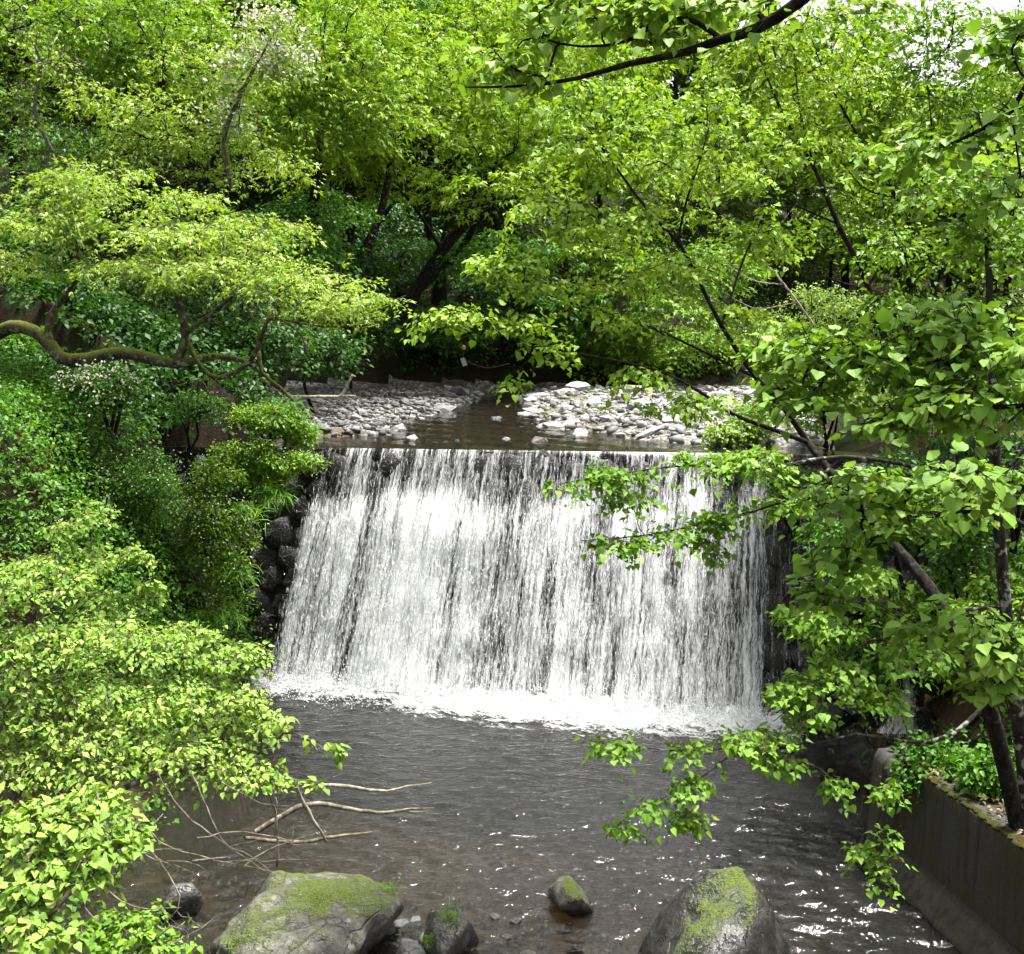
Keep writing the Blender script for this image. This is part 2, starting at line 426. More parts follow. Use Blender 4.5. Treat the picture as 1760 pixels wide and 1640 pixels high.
def foam_mat():
    t = NT('foam'); uv = t.n("UVMap"); at = t.n("Attribute", attribute_name="dens"); v = uv.outputs[0]
    warp = t.noise(t.scale(v, (1.5, 1.5, 1)), 2.0, 3)
    wv = t.n("VectorMath", operation='MULTIPLY_ADD'); t.set(wv.inputs[0], warp); wv.inputs[1].default_value = (0.35, 0.25, 0); t.set(wv.inputs[2], v)
    n1 = t.noise(t.scale(wv.outputs[0], (3.2, 5.5, 1)), 1.0, 5, 0.7)
    n2 = t.noise(t.scale(wv.outputs[0], (16, 26, 1)), 1.0, 4, 0.75)
    tot = t.math('ADD', t.math('MULTIPLY', n1, 0.85), t.math('MULTIPLY', n2, 0.75))
    a = t.math('ADD', t.math('SUBTRACT', tot, 0.8), t.math('MULTIPLY', t.math('SUBTRACT', at.outputs['Fac'], 0.5), 0.8))
    al = t.mapr(a, -0.06, 0.14)
    df = t.pr((0.70, 0.715, 0.725), 0.5, 0.4, t.bump(tot, 1.0, 0.16))
    return t.done(t.mixs(al, t.n("BsdfTransparent").outputs[0], df))
M['foam'] = foam_mat()
def plain(name, c, rough=0.7):
    t = NT(name); n = t.noise(t.pos(), 30, 3)
    return t.done(t.pr(t.mix(n, tuple(x * 0.7 for x in c), c), rough, 0.3))
M['plate'] = plain('pale_plate', (0.5, 0.5, 0.48)); M['yellow_cap'] = plain('yellow_cap', (0.5, 0.36, 0.05))

# ------------------------------------------------------------------ the lie of the land
CL, CR = PZ(545, 771, 4.0), PZ(1400, 783, 4.0)        # crest of the dam, left and right
BL, BR = PZ(460, 1174, 0.0), PZ(1400, 1250, 0.0)      # foot of the dam at pool level
def crest(s): return CL + (CR - CL) * np.asarray(s)[..., None]
def foot(s): return BL + (BR - BL) * np.asarray(s)[..., None]
def crest_y(x): return CL[1] + (CR[1] - CL[1]) * (x - CL[0]) / (CR[0] - CL[0])
def chan_l(y): return np.interp(y, [20, 22.3, 23, 27, 31.6, 36, 60], [-4.5, -4.2, -1.9, -2.0, -1.1, -0.5, -0.2])
def chan_r(y): return np.interp(y, [20, 20.6, 21.7, 24.5, 28, 33, 60], [5.5, 3.7, 1.95, 0.6, 0.2, 0.0, 0.1])
def ground_z(x, y):
    x, y = np.asarray(x, float), np.asarray(y, float)
    n = fbm(x * 0.35, y * 0.35, seed=3) - 0.5
    nf = fbm(x * 1.7, y * 1.7, seed=5) - 0.5
    # downstream of the dam
    bed = -1.9 + 1.70 * sstep(13.6, 10.2, y + 0.45 * x) + 0.12 * nf
    bed = bed + 0.10 * sstep(1.5, -2.5, x) * sstep(13, 10.5, y)
    xL = -4.5 + 0.5 * n
    dl = xL - x
    zl = np.minimum(2.0 * dl * (0.35 + 0.65 * sstep(9, 15, y)), 4.75 + 0.12 * dl) + 0.35 * nf
    xR = np.where(y > 12.55, np.interp(y, [12.5, 13.5, 16, 18], [5.0, 5.2, 5.3, 6.0]), 4.75) + 0.0 * x
    dr = x - xR
    zr = np.where(y > 12.55, np.minimum(1.6 * dr, 4.3 + 0.15 * dr), np.minimum(1.22 + 0.16 * dr, 6)) + 0.25 * nf
    zd = np.where(dl > 0, np.maximum(bed, zl - 0.3), np.where(dr > 0, np.maximum(bed, zr), bed))
    # upstream of the dam
    a, b = chan_l(y), chan_r(y)
    outside = np.maximum(np.maximum(a - x, x - b), 0)
    zf = 3.86 + 0.30 * sstep(0, 1.6, outside) + 0.12 * nf * sstep(0, 1, outside)
    fl = np.interp(y, [18, 22, 26, 34, 46], [-4.4, -4.9, -6.2, -7.8, -9.0])
    fr = np.interp(y, [18, 21, 26, 35, 47], [5.4, 6.0, 7.2, 9.8, 14.0])
    dl2, dr2, db = fl - x, x - fr, y - (42.5 + 0.12 * x)
    up_l = np.where(dl2 > 0, np.minimum(0.9 * dl2, 0.75) + 0.62 * np.maximum(dl2 - 1.5, 0) + 0.9 * n, 0)
    up_r = np.where(dr2 > 0, 0.12 * dr2 + 0.40 * np.maximum(dr2 - 7, 0), 0)
    up_b = np.where(db > 0, np.minimum(0.8 * db, 1.2) * np.clip(1.4 - 0.09 * x, 0.25, 1) + np.interp(x, [-5, 12, 30], [0.75, 0.5, 0.28]) * np.maximum(db - 1, 0), 0)
    rise = np.maximum(np.maximum(up_l, up_r), up_b) + 0.4 * np.minimum(up_l, up_b)
    rise = np.maximum(rise, 0)
    cap = np.interp(x, [-5, 8, 18, 28, 60], [70, 46, 28, 17, 18])
    rise = cap * (1 - np.exp(-rise / cap))
    zu = zf + rise + np.where(rise > 0.3, 0.5 * nf, 0)
    return np.where(y > crest_y(np.clip(x, -8, 12)) + 0.45, zu, zd)
def gz(x, y): return float(ground_z(np.array([x]), np.array([y]))[0])

xs = np.concatenate([np.linspace(-400, -60, 12)[:-1], np.linspace(-60, -10, 36)[:-1], np.linspace(-10, 14, 96)[:-1], np.linspace(14, 70, 40)[:-1], np.linspace(70, 400, 12)])
ys = np.concatenate([np.linspace(-300, -8, 8)[:-1], np.linspace(-8, 8, 20)[:-1], np.linspace(8, 50, 160)[:-1], np.linspace(50, 150, 60)[:-1], np.linspace(150, 600, 12)])
GX, GY = np.meshgrid(xs, ys, indexing='ij')
GZ = ground_z(GX, GY)
gv = np.stack([GX, GY, GZ], -1).reshape(-1, 3)
gf = grid_faces(len(xs), len(ys))
cx, cy = gv[gf].mean(1)[:, 0], gv[gf].mean(1)[:, 1]
me = mesh_np("terrain", gv, gf, smooth=True)
for m in ('ground', 'bed', 'gravel'): me.materials.append(M[m])
mi = np.zeros(len(gf), dtype=np.int32)
up = cy > crest_y(np.clip(cx, -8, 12)) + 0.45
mi[(~up) & (cx > -4.9) & (cx < np.where(cy > 12.55, 6.8, 4.9))] = 1
fl_ = np.interp(cy, [18, 22, 26, 34, 46], [-4.4, -4.9, -6.2, -7.8, -9.0]); fr_ = np.interp(cy, [18, 21, 26, 35, 47], [5.4, 6.0, 7.2, 9.8, 14.0])
mi[up & (cx > fl_) & (cx < fr_) & (cy < 43) & (gv[gf].mean(1)[:, 2] < 4.42)] = 2
mi[up & (cx > chan_l(cy)) & (cx < chan_r(cy)) & (cy < 43)] = 1
me.polygons.foreach_set("material_index", mi)
tag(link("terrain", me), "wooded valley ground with stream bed and gravel banks", kind="structure")

# ------------------------------------------------------------------ water
wx = np.linspace(-6.6, 7.4, 250); wy = np.concatenate([np.linspace(4.0, 9, 20)[:-1], np.linspace(9, 14, 130)[:-1], np.linspace(14, 20.0, 90)])
nx_, ny_ = len(wx), len(wy)
WX, WY = np.meshgrid(wx, wy, indexing='ij')
q = fbm(WX * 0.8, WY * 0.8, seed=21, octv=2) * 5
amp = 0.008 + 0.016 * sstep(15.5, 11.5, WY + 0.25 * WX * 0 - 0.12 * WX)
q2 = fbm(WX * 1.7 + 5, WY * 1.7, seed=23, octv=2) * 6
crest_w = lambda a: (0.5 + 0.5 * np.sin(a)) ** 2 - 0.35                     # sharp crests, flat troughs
WZ = amp * (crest_w(WY * 24.0 + q * 1.6 + WX * 5) * 0.5 + crest_w(WX * 11.0 - WY * 19.0 + q2 * 1.5) * 0.45 + crest_w(WX * 7.0 + WY * 13.0 + q2 * 1.9) * 0.45
            + (fbm(WX * 4.0, WY * 6.5, seed=8, octv=2) - 0.5) * 2.6)
foot_y = BL[1] + (BR[1] - BL[1]) * (WX - BL[0]) / (BR[0] - BL[0])
WZ = WZ + 0.05 * (fbm(WX * 2.5, WY * 2.5, seed=31, octv=3) - 0.5) * sstep(3.0, 0.0, foot_y - WY)
tag(link("pool_water", mesh_np("pool_water", np.stack([WX, WY, WZ], -1).reshape(-1, 3), grid_faces(nx_, ny_), smooth=True), M['pool']),
    "dark rippled pool of clear water below the waterfall", kind="structure")
# upper stream: flat sheet bending over the crest
uy = np.concatenate([np.linspace(0.0, 1.2, 10)[:-1], np.linspace(1.2, 30, 90)])
us = np.linspace(-0.35, 1.25, 90)
pts = []
for s in us:
    c = CL + (CR - CL) * s
    for d in uy:
        x = c[0] + (0.0 if d < 1 else (d - 1) * (s - 0.45) * 0.35)
        pts.append((x, c[1] + 0.02 + d, 4.015 - 0.03 * math.exp(-d * 3) + 0.012 * math.sin(x * 4 + d * 5)))
tag(link("upper_stream", mesh_np("upper_stream", np.array(pts), grid_faces(len(us), len(uy)), smooth=True), M['upper']),
    "shallow brown stream running between gravel bars to the crest", kind="structure")

# ------------------------------------------------------------------ dam
def face_pt(s, t, off=0.0):
    s = np.asarray(s, float); t = np.asarray(t, float)
    c, f = crest(s), foot(s)
    p = c + (f - c) * t[..., None]
    d = (f - c); n = np.stack([-d[..., 2] * 0 + 0.0, d[..., 2], -d[..., 1]], -1)
    n = n / np.linalg.norm(n, axis=-1, keepdims=True)
    n = np.where(n[..., 1:2] > 0, -n, n)
    return p + n * np.asarray(off)[..., None] if np.ndim(off) else p + n * off
dam = empty("stone_dam", tuple((BL + BR) / 2))
tag(dam, "dark wet stone masonry dam under the falling water", "dam")
def child_inv(o, parent):
    o.parent = parent
    o.matrix_parent_inverse = Matrix.Translation(-Vector(parent.location))
    return o
S0, S1 = -0.34, 1.36
ss, ts = np.linspace(S0, S1, 60), np.linspace(0.0, 1.3, 20)
SS, TT = np.meshgrid(ss, ts, indexing='ij')
v = face_pt(SS, TT, -0.06 + 0.05 * (fbm(SS * 14, TT * 8, seed=2) - 0.5)).reshape(-1, 3)
back = crest(ss) + np.array([0, 0.6, -0.03]); base_n = len(v)
v = np.vstack([v, back])
f = grid_faces(len(ss), len(ts))
i = np.arange(len(ss) - 1)
f2 = np.stack([i * len(ts), (i + 1) * len(ts), base_n + i + 1, base_n + i], 1)
child_inv(link("face", mesh_np("dam_face", v, np.vstack([f, f2]), smooth=True), M['stone_wet']), dam)
# facing stones: diamond-set blocks, shared shapes
def stone_block(seed):
    r = random.Random(seed)
    k = r.choice((5, 6, 6))
    ring0, ring1 = [], []
    for j in range(k):
        a = 2 * math.pi * j / k + r.uniform(-0.2, 0.2)
        rad = r.uniform(0.36, 0.60)
        ring0.append((rad * math.cos(a), rad * math.sin(a), 0.0))
        ring1.append((rad * 0.82 * math.cos(a) + r.uniform(-.05, .05), rad * 0.82 * math.sin(a) + r.uniform(-.04, .04), r.uniform(0.22, 0.36)))
    vs = ring0 + ring1 + [(r.uniform(-.1, .1), r.uniform(-.1, .1), r.uniform(0.30, 0.44))]
    fs = []
    for j in range(k):
        j2 = (j + 1) % k
        fs += [(j, j2, k + j2), (j, k + j2, k + j), (k + j, k + j2, 2 * k)]
    return mesh_np("facing_stone", np.array(vs), np.array(fs))
BLOCKS = [stone_block(s) for s in range(7)]
for b in BLOCKS: b.materials.append(M['stone_wet'])
width = np.linalg.norm(CR - CL)
slope_len = np.linalg.norm(BL - CL)
ncol, nrow = 28, 10
cnt = 0
for c_ in range(ncol):
    for r_ in range(nrow):
        s = S0 + (S1 - S0) * (c_ + 0.5 + (0.5 if r_ % 2 else 0)) / ncol + random.uniform(-.004, .004)
        t_ = (r_ + 0.78) / nrow + random.uniform(-.012, .012)
        p = face_pt(np.array([s]), np.array([t_]), -0.03)[0]
        o = bpy.data.objects.new("stone", BLOCKS[(c_ * 3 + r_ * 5 + random.randrange(3)) % 7]); COL.objects.link(o)
        d = foot(np.array([s]))[0] - crest(np.array([s]))[0]
        nrm = Vector((0, d[2], -d[1])).normalized()
        if nrm.y > 0: nrm = -nrm
        q_ = nrm.to_track_quat('Z', 'Y').to_matrix() @ Matrix.Rotation(random.uniform(0, 6.28), 3, 'Z')
        sc_ = random.uniform(0.48, 0.68)
        M4 = Matrix.Translation(Vector(p)) @ q_.to_4x4() @ Matrix.Diagonal((sc_, sc_, sc_ * random.uniform(0.2, 0.5), 1))
        o.parent = dam
        o.matrix_local = Matrix.Translation(-Vector(dam.location)) @ M4
# crest beam hidden below the lip
cs_ = np.linspace(S0, S1, 40)
prof = [(0.0, -0.02), (-0.05, -0.12), (-0.03, -0.30), (0.5, -0.30), (0.5, -0.025)]
cv = np.array([[crest(np.array([s]))[0] + np.array([0, dy, dz + 0.015 * math.sin(s * 90)]) for dy, dz in prof] for s in cs_]).reshape(-1, 3)
child_inv(link("crest_sill", mesh_np("crest_sill", cv, grid_faces(len(cs_), len(prof))), M['stone_wet']), dam)

# ------------------------------------------------------------------ waterfall
def flow_density(s, t):
    """how much water runs at (along, down)"""
    u = s * width
    wob = 0.25 * (vnoise(u * 0.8, t * 2.5, seed=44) - 0.5)
    chn = fbm((u + wob) * 1.5, t * 0.55, seed=40, octv=3)
    chn2 = fbm((u + wob) * 4.5, t * 0.9 + 9, seed=41, octv=2)
    d = 0.53 + 0.38 * (chn - 0.5) + 0.50 * (chn2 - 0.5)
    hit = 0.19 + 0.20 * (fbm(u * 1.9, u * 0 + 3.0, seed=47, octv=2) - 0.5)      # where the free fall meets the face
    top = sstep(hit - 0.06, hit + 0.05, t)
    d = d * (0.80 + 0.14 * top) - 0.02 + 0.09 * top
    d = d + 0.30 * sstep(0.02, 0.0, t) * sstep(0.3, 0.7, s)               # lip
    d = d + 0.04 * np.exp(-((t - hit - 0.09) / 0.09) ** 2)
    d = d + 0.06 * sstep(0.8, 1.0, t)
    d = d - 0.10 * sstep(0.12, 0.0, s) * (1 - top)
    edge = sstep(-0.012, 0.025, s + 0.03 * (vnoise(t * 9, 1.0, seed=50) - 0.5)) * sstep(1.16, 0.88, s + 0.05 * (vnoise(t * 6, 5.0, seed=51) - 0.5))
    thin = 1 - 0.30 * sstep(0.86, 0.94, s)
    return np.clip(d * thin, 0, 1.2) * edge
fall = empty("waterfall", tuple((BL + BR) / 2))
tag(fall, "broad white waterfall pouring over the dam into the pool", "waterfall")
for li, (off, mat_, seed) in enumerate(((0.10, 'fall_a', 60), (0.24, 'fall_b', 70))):
    nu, nv = (300, 150) if li == 0 else (220, 120)
    su, tv = np.linspace(-0.03, 1.12, nu), np.linspace(0, 1.0, nv)
    SU, TV = np.meshgrid(su, tv, indexing='ij')
    dn = flow_density(SU, TV)
    lump = (fbm(SU * width * 3.5, TV * 5.0 + li * 7, seed=seed, octv=3) - 0.5)
    hitz = sstep(0.08, 0.42, TV)
    offs = off * (0.5 + 0.5 * sstep(0, 0.35, TV)) + hitz * (0.16 * lump + 0.10 * dn) + (1 - hitz) * 0.05 * lump
    v = face_pt(SU, TV, offs)
    lip = np.exp(-TV * 60)
    v[..., 1] += lip * 0.10 * (1 + li)
    v[..., 2] = np.where(TV < 0.004, 4.012 + 0.003 * li, v[..., 2])
    if li == 1: dn = dn - 0.22 + 0.35 * (fbm(SU * width * 2.2, TV * 1.2, seed=77, octv=3) - 0.5) - 0.25 * (1 - hitz)
    uvs = np.stack([SU * width, TV * slope_len], -1).reshape(-1, 2)
    child_inv(link(("water_curtain", "water_curtain")[li], mesh_np("water_curtain", v.reshape(-1, 3), grid_faces(nu, nv), uv=uvs, smooth=True, attrs={"dens": dn.ravel()}), M[mat_]), fall)
# drops and strands thrown off the face
def slivers(pos, axis, ln, wd):
    n = len(pos)
    axis = axis / np.linalg.norm(axis, axis=1, keepdims=True)
    rnd = rng.normal(size=(n, 3)); side = np.cross(axis, rnd); side /= np.linalg.norm(side, axis=1, keepdims=True)
    third = np.cross(axis, side)
    a = pos - axis * ln[:, None] / 2; b = pos + axis * ln[:, None] / 2
    m = pos + axis * ln[:, None] * 0.15
    v = np.stack([a, b + side * wd[:, None], b - side * wd[:, None] * .5 + third * wd[:, None] * .86, b - side * wd[:, None] * .5 - third * wd[:, None] * .86], 1).reshape(-1, 3)
    k = np.arange(n)[:, None] * 4
    f = np.concatenate([k + np.array([[0, 1, 2]]), k + np.array([[0, 2, 3]]), k + np.array([[0, 3, 1]]), k + np.array([[1, 3, 2]])], 0)
    return v, f
N = 30000
s_ = rng.uniform(-0.02, 1.1, N); t_ = rng.uniform(0.02, 0.985, N) ** 0.9
keep = rng.uniform(0, 1, N) < np.clip(flow_density(s_, t_) * 1.6 - 0.35, 0.01, 1) * np.where(t_ > 0.2, 1, 0.45) * np.where(s_ > .86, .3, 1)
s_, t_ = s_[keep], t_[keep]
o_ = 0.16 + np.abs(rng.normal(0, 0.13, len(s_))) * sstep(0.1, 0.35, t_)
pp = face_pt(s_, t_, o_)
ax = np.stack([rng.normal(0, 0.10, len(s_)), -0.28 + rng.normal(0, .1, len(s_)), -np.ones(len(s_))], 1)
v, f = slivers(pp, ax, rng.uniform(0.03, 0.13, len(s_)), rng.uniform(0.0018, 0.0048, len(s_)))
child_inv(link("spray", mesh_np("spray", v, f), M['drop'], kind="stuff"), fall)
# churned foam on the pool along the foot of the fall
nu, nv = 260, 60
su, ov = np.linspace(-0.05, 1.02, nu), np.linspace(-0.35, 2.6, nv)
SU, OV = np.meshgrid(su, ov, indexing='ij')
fp = foot(SU)
ed = 0.75 + 0.45 * sstep(0.1, 0.75, SU) + 0.8 * (fbm(SU * 9, SU * 0 + 2, seed=90, octv=3) - 0.5)
dn = np.clip(0.5 + (ed * .85 - OV) * 0.42, -0.3, 1.1) * sstep(-0.045, -0.02, SU) * sstep(1.0, 0.93, SU)
hump = sstep(0.5, -0.1, OV)
v = np.stack([fp[..., 0], fp[..., 1] - OV, 0.012 + 0.05 * np.clip(dn - .35, 0, 1) + hump * (0.02 + 0.22 * fbm(SU * 42, OV * 3, seed=92, octv=3)) + 0.16 * (fbm(SU * 60, OV * 5, seed=93, octv=3) - 0.5) * np.clip(dn, 0, 1)], -1)
tag(link("foam", mesh_np("foam", v.reshape(-1, 3), grid_faces(nu, nv), uv=np.stack([SU * width, OV], -1).reshape(-1, 2), smooth=True, attrs={"dens": dn.ravel()}), M['foam']),
    "white foam churned up along the foot of the waterfall", "foam", kind="stuff")
# splashing drops above the foam
N = 9000
s_ = rng.uniform(-0.03, 0.97, N); o_ = np.abs(rng.normal(0, 0.4, N)); h_ = np.abs(rng.normal(0, 0.16, N)) * np.exp(-o_ * 0.9)
fp = foot(s_); pp = np.stack([fp[:, 0], fp[:, 1] - o_, 0.06 + h_], 1)
v, f = slivers(pp, rng.normal(size=(N, 3)) + np.array([0, 0, .6]), rng.uniform(0.02, 0.05, N), rng.uniform(0.004, 0.010, N))
child_inv(link("splash", mesh_np("splash", v, f), M['drop'], kind="stuff"), fall)
# ------------------------------------------------------------------ leaves
def template(kind):
    if kind == 'diamond':
        v = [(0, 0, 0), (.45, -.33, .07), (1, 0, -.12), (.45, .33, .07)]
        f = [(0, 1, 2), (0, 2, 3)]
    elif kind == 'ovate':
        v = [(0, 0, 0), (1, 0, -.2), (.2, -.28, .07), (.6, -.27, .05), (.2, .28, .07), (.6, .27, .05)]
        f = [(0, 2, 3), (0, 3, 1), (0, 1, 5), (0, 5, 4)]
    elif kind == 'lobed':              # three pointed fingers of a small maple leaf
        v = [(0, 0, 0), (1, 0, -.14), (.38, -.17, .03), (.38, .17, .03), (.62, -.55, -.08), (.62, .55, -.08)]
        f = [(0, 2, 3), (2, 1, 3), (0, 4, 2), (0, 3, 5)]
    elif kind in ('heart', 'round', 'toothed'):
        prof = {'heart': [(-.06, .16), (-.02, .33), (.12, .43), (.30, .44), (.48, .38), (.64, .28), (.78, .16), (.88, .07)],
                'round': [(-.05, .18), (0, .36), (.15, .48), (.34, .51), (.53, .46), (.68, .35), (.80, .20), (.88, .08)],
                'toothed': [(.02, .10), (.10, .24), (.22, .33), (.38, .35), (.54, .31), (.68, .23), (.80, .14), (.90, .06)]}[kind]
        mid = [0.0, 0.2, 0.45, 0.7, 1.0]
        v = [(x, 0, -.26 * x * x) for x in mid]
        f = []
        for sgn in (-1, 1):
            b = len(v)
            for j, (x, y) in enumerate(prof):
                tooth = (0.018 if j % 2 else -0.012)
                v.append((x + tooth, sgn * (y + tooth), .16 * y - .30 * x * x * 0.9 + (.02 if j % 2 else -.015)))
            seq = [(0, 0, 1), (0, 1, 2), (1, 2, 3), (1, 3, 4), (2, 4, 5), (2, 5, 6), (3, 6, 7)]
            tri = [(0, b, b + 1), (0, b + 1, b + 2), (0, b + 2, 1), (1, b + 2, b + 3), (1, b + 3, b + 4), (1, b + 4, 2), (2, b + 4, b + 5), (2, b + 5, b + 6), (2, b + 6, 3), (3, b + 6, b + 7), (3, b + 7, 4)]
            f += [t if sgn < 0 else (t[0], t[2], t[1]) for t in tri]
    elif kind == 'blade':
        v = [(0, -.02, 0), (0, .02, 0), (.4, -.022, .16), (.4, .022, .16), (.75, -.015, .15), (.75, .015, .15), (1, 0, 0)]
        f = [(0, 2, 3), (0, 3, 1), (2, 4, 5), (2, 5, 3), (4, 6, 5)]
    elif kind == 'needle':
        v = [(0, 0, 0), (.5, -.12, .05), (1, 0, -.15), (.5, .12, .05)]
        f = [(0, 1, 2), (0, 2, 3)]
    return np.array(v, float), np.array(f, int)
def lighter(v, f):                      # the same outline with every other tooth left out
    v = np.asarray(v); o = []
    nv = [v[0], v[4]]; nf = []
    for b, sg in ((5, -1), (13, 1)):
        q = len(nv); nv += [v[b + 1], v[b + 3], v[b + 6]]
        tri = [(0, q, q + 1), (0, q + 1, q + 2), (0, q + 2, 1)]
        nf += [t if sg < 0 else (t[0], t[2], t[1]) for t in tri]
    return np.array(nv), np.array(nf)
TPL = {k: template(k) for k in ('diamond', 'ovate', 'lobed', 'heart', 'round', 'toothed', 'blade', 'needle')}
for k in ('heart', 'round', 'toothed'): TPL[k + '_lo'] = lighter(*TPL[k])
LEAF_ME = {}
def leaf_mesh(kind, mat):
    if (kind, mat) not in LEAF_ME:
        v, f = TPL[kind]
        me = mesh_np("leaf", v, f, uv=v[:, :2], smooth=True); me.materials.append(M[mat])
        LEAF_ME[(kind, mat)] = me
    return LEAF_ME[(kind, mat)]
def unit(a): return a / np.maximum(np.linalg.norm(a, axis=-1, keepdims=True), 1e-9)
def leaf_frames(axis, normal):
    a = unit(axis); s = unit(np.cross(normal, a)); n = np.cross(a, s)
    return a, s, n
def leaves_mesh(name, kind, pos, axis, normal, size, uv=False):
    T, Fc = TPL[kind]
    a, s, n = leaf_frames(axis, normal)
    curl = 0.6 + 0.8 * rng.random(len(pos))
    v = pos[:, None] + size[:, None, None] * (T[None, :, 0:1] * a[:, None] + T[None, :, 1:2] * s[:, None] + (T[None, :, 2:3] * curl[:, None, None]) * n[:, None])
    k = len(T)
    f = (np.arange(len(pos))[:, None, None] * k + Fc[None]).reshape(-1, 3)
    return mesh_np(name, v.reshape(-1, 3), f, uv=np.tile(T[:, :2], (len(pos), 1)) if uv else None, smooth=uv)

# ------------------------------------------------------------------ wood
def smooth_path(pts, step=0.2):
    pts = np.asarray(pts, float)
    if len(pts) < 3:
        n = max(2, int(np.linalg.norm(pts[-1] - pts[0]) / step)); return pts[0] + (pts[-1] - pts[0]) * np.linspace(0, 1, n)[:, None]
    e = np.vstack([2 * pts[0] - pts[1], pts, 2 * pts[-1] - pts[-2]])
    out = []
    for i in range(1, len(e) - 2):
        p0, p1, p2, p3 = e[i - 1:i + 3]
        n = max(2, int(np.linalg.norm(p2 - p1) / step))
        t = np.linspace(0, 1, n, endpoint=False)[:, None]
        out.append(0.5 * (2 * p1 + (p2 - p0) * t + (2 * p0 - 5 * p1 + 4 * p2 - p3) * t ** 2 + (3 * p1 - p0 - 3 * p2 + p3) * t ** 3))
    out.append(pts[-1:])
    return np.vstack(out)
def tube_np(path, radii, k=8, rough=0.0):
    path = np.asarray(path, float); n = len(path)
    tan = unit(np.gradient(path, axis=0))
    ref = np.array([0, 0, 1.0]) if abs(tan[:, 2]).mean() < 0.8 else np.array([1.0, 0, 0])
    s = unit(np.cross(tan, ref)); u = np.cross(s, tan)
    a = np.linspace(0, 2 * np.pi, k, endpoint=False)
    r = np.asarray(radii)[:, None] * np.ones(k)
    if rough:
        r = r * (1 + rough * 2 * (fbm(np.arange(n)[:, None] * 0.35, np.cos(a)[None] * 1.5 + 4, np.sin(a)[None] * 1.5 + 4, seed=int(abs(path[0, 0]) * 97) % 999, octv=3) - 0.5))
    v = path[:, None] + r[..., None] * (np.cos(a)[None, :, None] * s[:, None] + np.sin(a)[None, :, None] * u[:, None])
    v = v.reshape(-1, 3)
    i = np.arange(n - 1)[:, None] * k; j = np.arange(k)[None]; j2 = (j + 1) % k
    f = np.stack([i + j, i + j2, i + k + j2, i + k + j], -1).reshape(-1, 4)
    v = np.vstack([v, path[-1] + tan[-1] * radii[-1] * 0.5]); tip = len(v) - 1
    jj = np.arange(k); cap = np.stack([(n - 1) * k + jj, (n - 1) * k + (jj + 1) % k, np.full(k, tip), np.full(k, tip)], 1)
    return v, f, cap
def tubes_mesh(name, tubes, k=8, rough=0.15):
    V, Fq, Ft, b = [], [], [], 0
    for path, rad in tubes:
        v, f, cap = tube_np(path, rad, k, rough)
        V.append(v); Fq.append(f + b); Ft.append(cap[:, :3] + b); b += len(v)
    V = np.vstack(V); Fq = np.vstack(Fq); Ft = np.vstack(Ft)
    tri = np.vstack([Fq[:, [0, 1, 2]], Fq[:, [0, 2, 3]], Ft])
    return mesh_np(name, V, tri, smooth=True)
def segs_mesh(name, A, B, ra, rb, k=4):
    t = unit(B - A); ref = np.where(np.abs(t[:, 2:3]) < 0.9, np.array([[0, 0, 1.0]]), np.array([[1.0, 0, 0]]))
    s = unit(np.cross(t, ref)); u = np.cross(s, t)
    a = np.linspace(0, 2 * np.pi, k, endpoint=False)
    cs = np.cos(a)[None, :, None] * s[:, None] + np.sin(a)[None, :, None] * u[:, None]
    v = np.concatenate([A[:, None] + ra[:, None, None] * cs, B[:, None] + rb[:, None, None] * cs], 1).reshape(-1, 3)
    j = np.arange(k); j2 = (j + 1) % k
    f = (np.arange(len(A))[:, None, None] * 2 * k + np.stack([j, j2, k + j2, k + j], 1)[None]).reshape(-1, 4)
    return mesh_np(name, v, f, smooth=True)

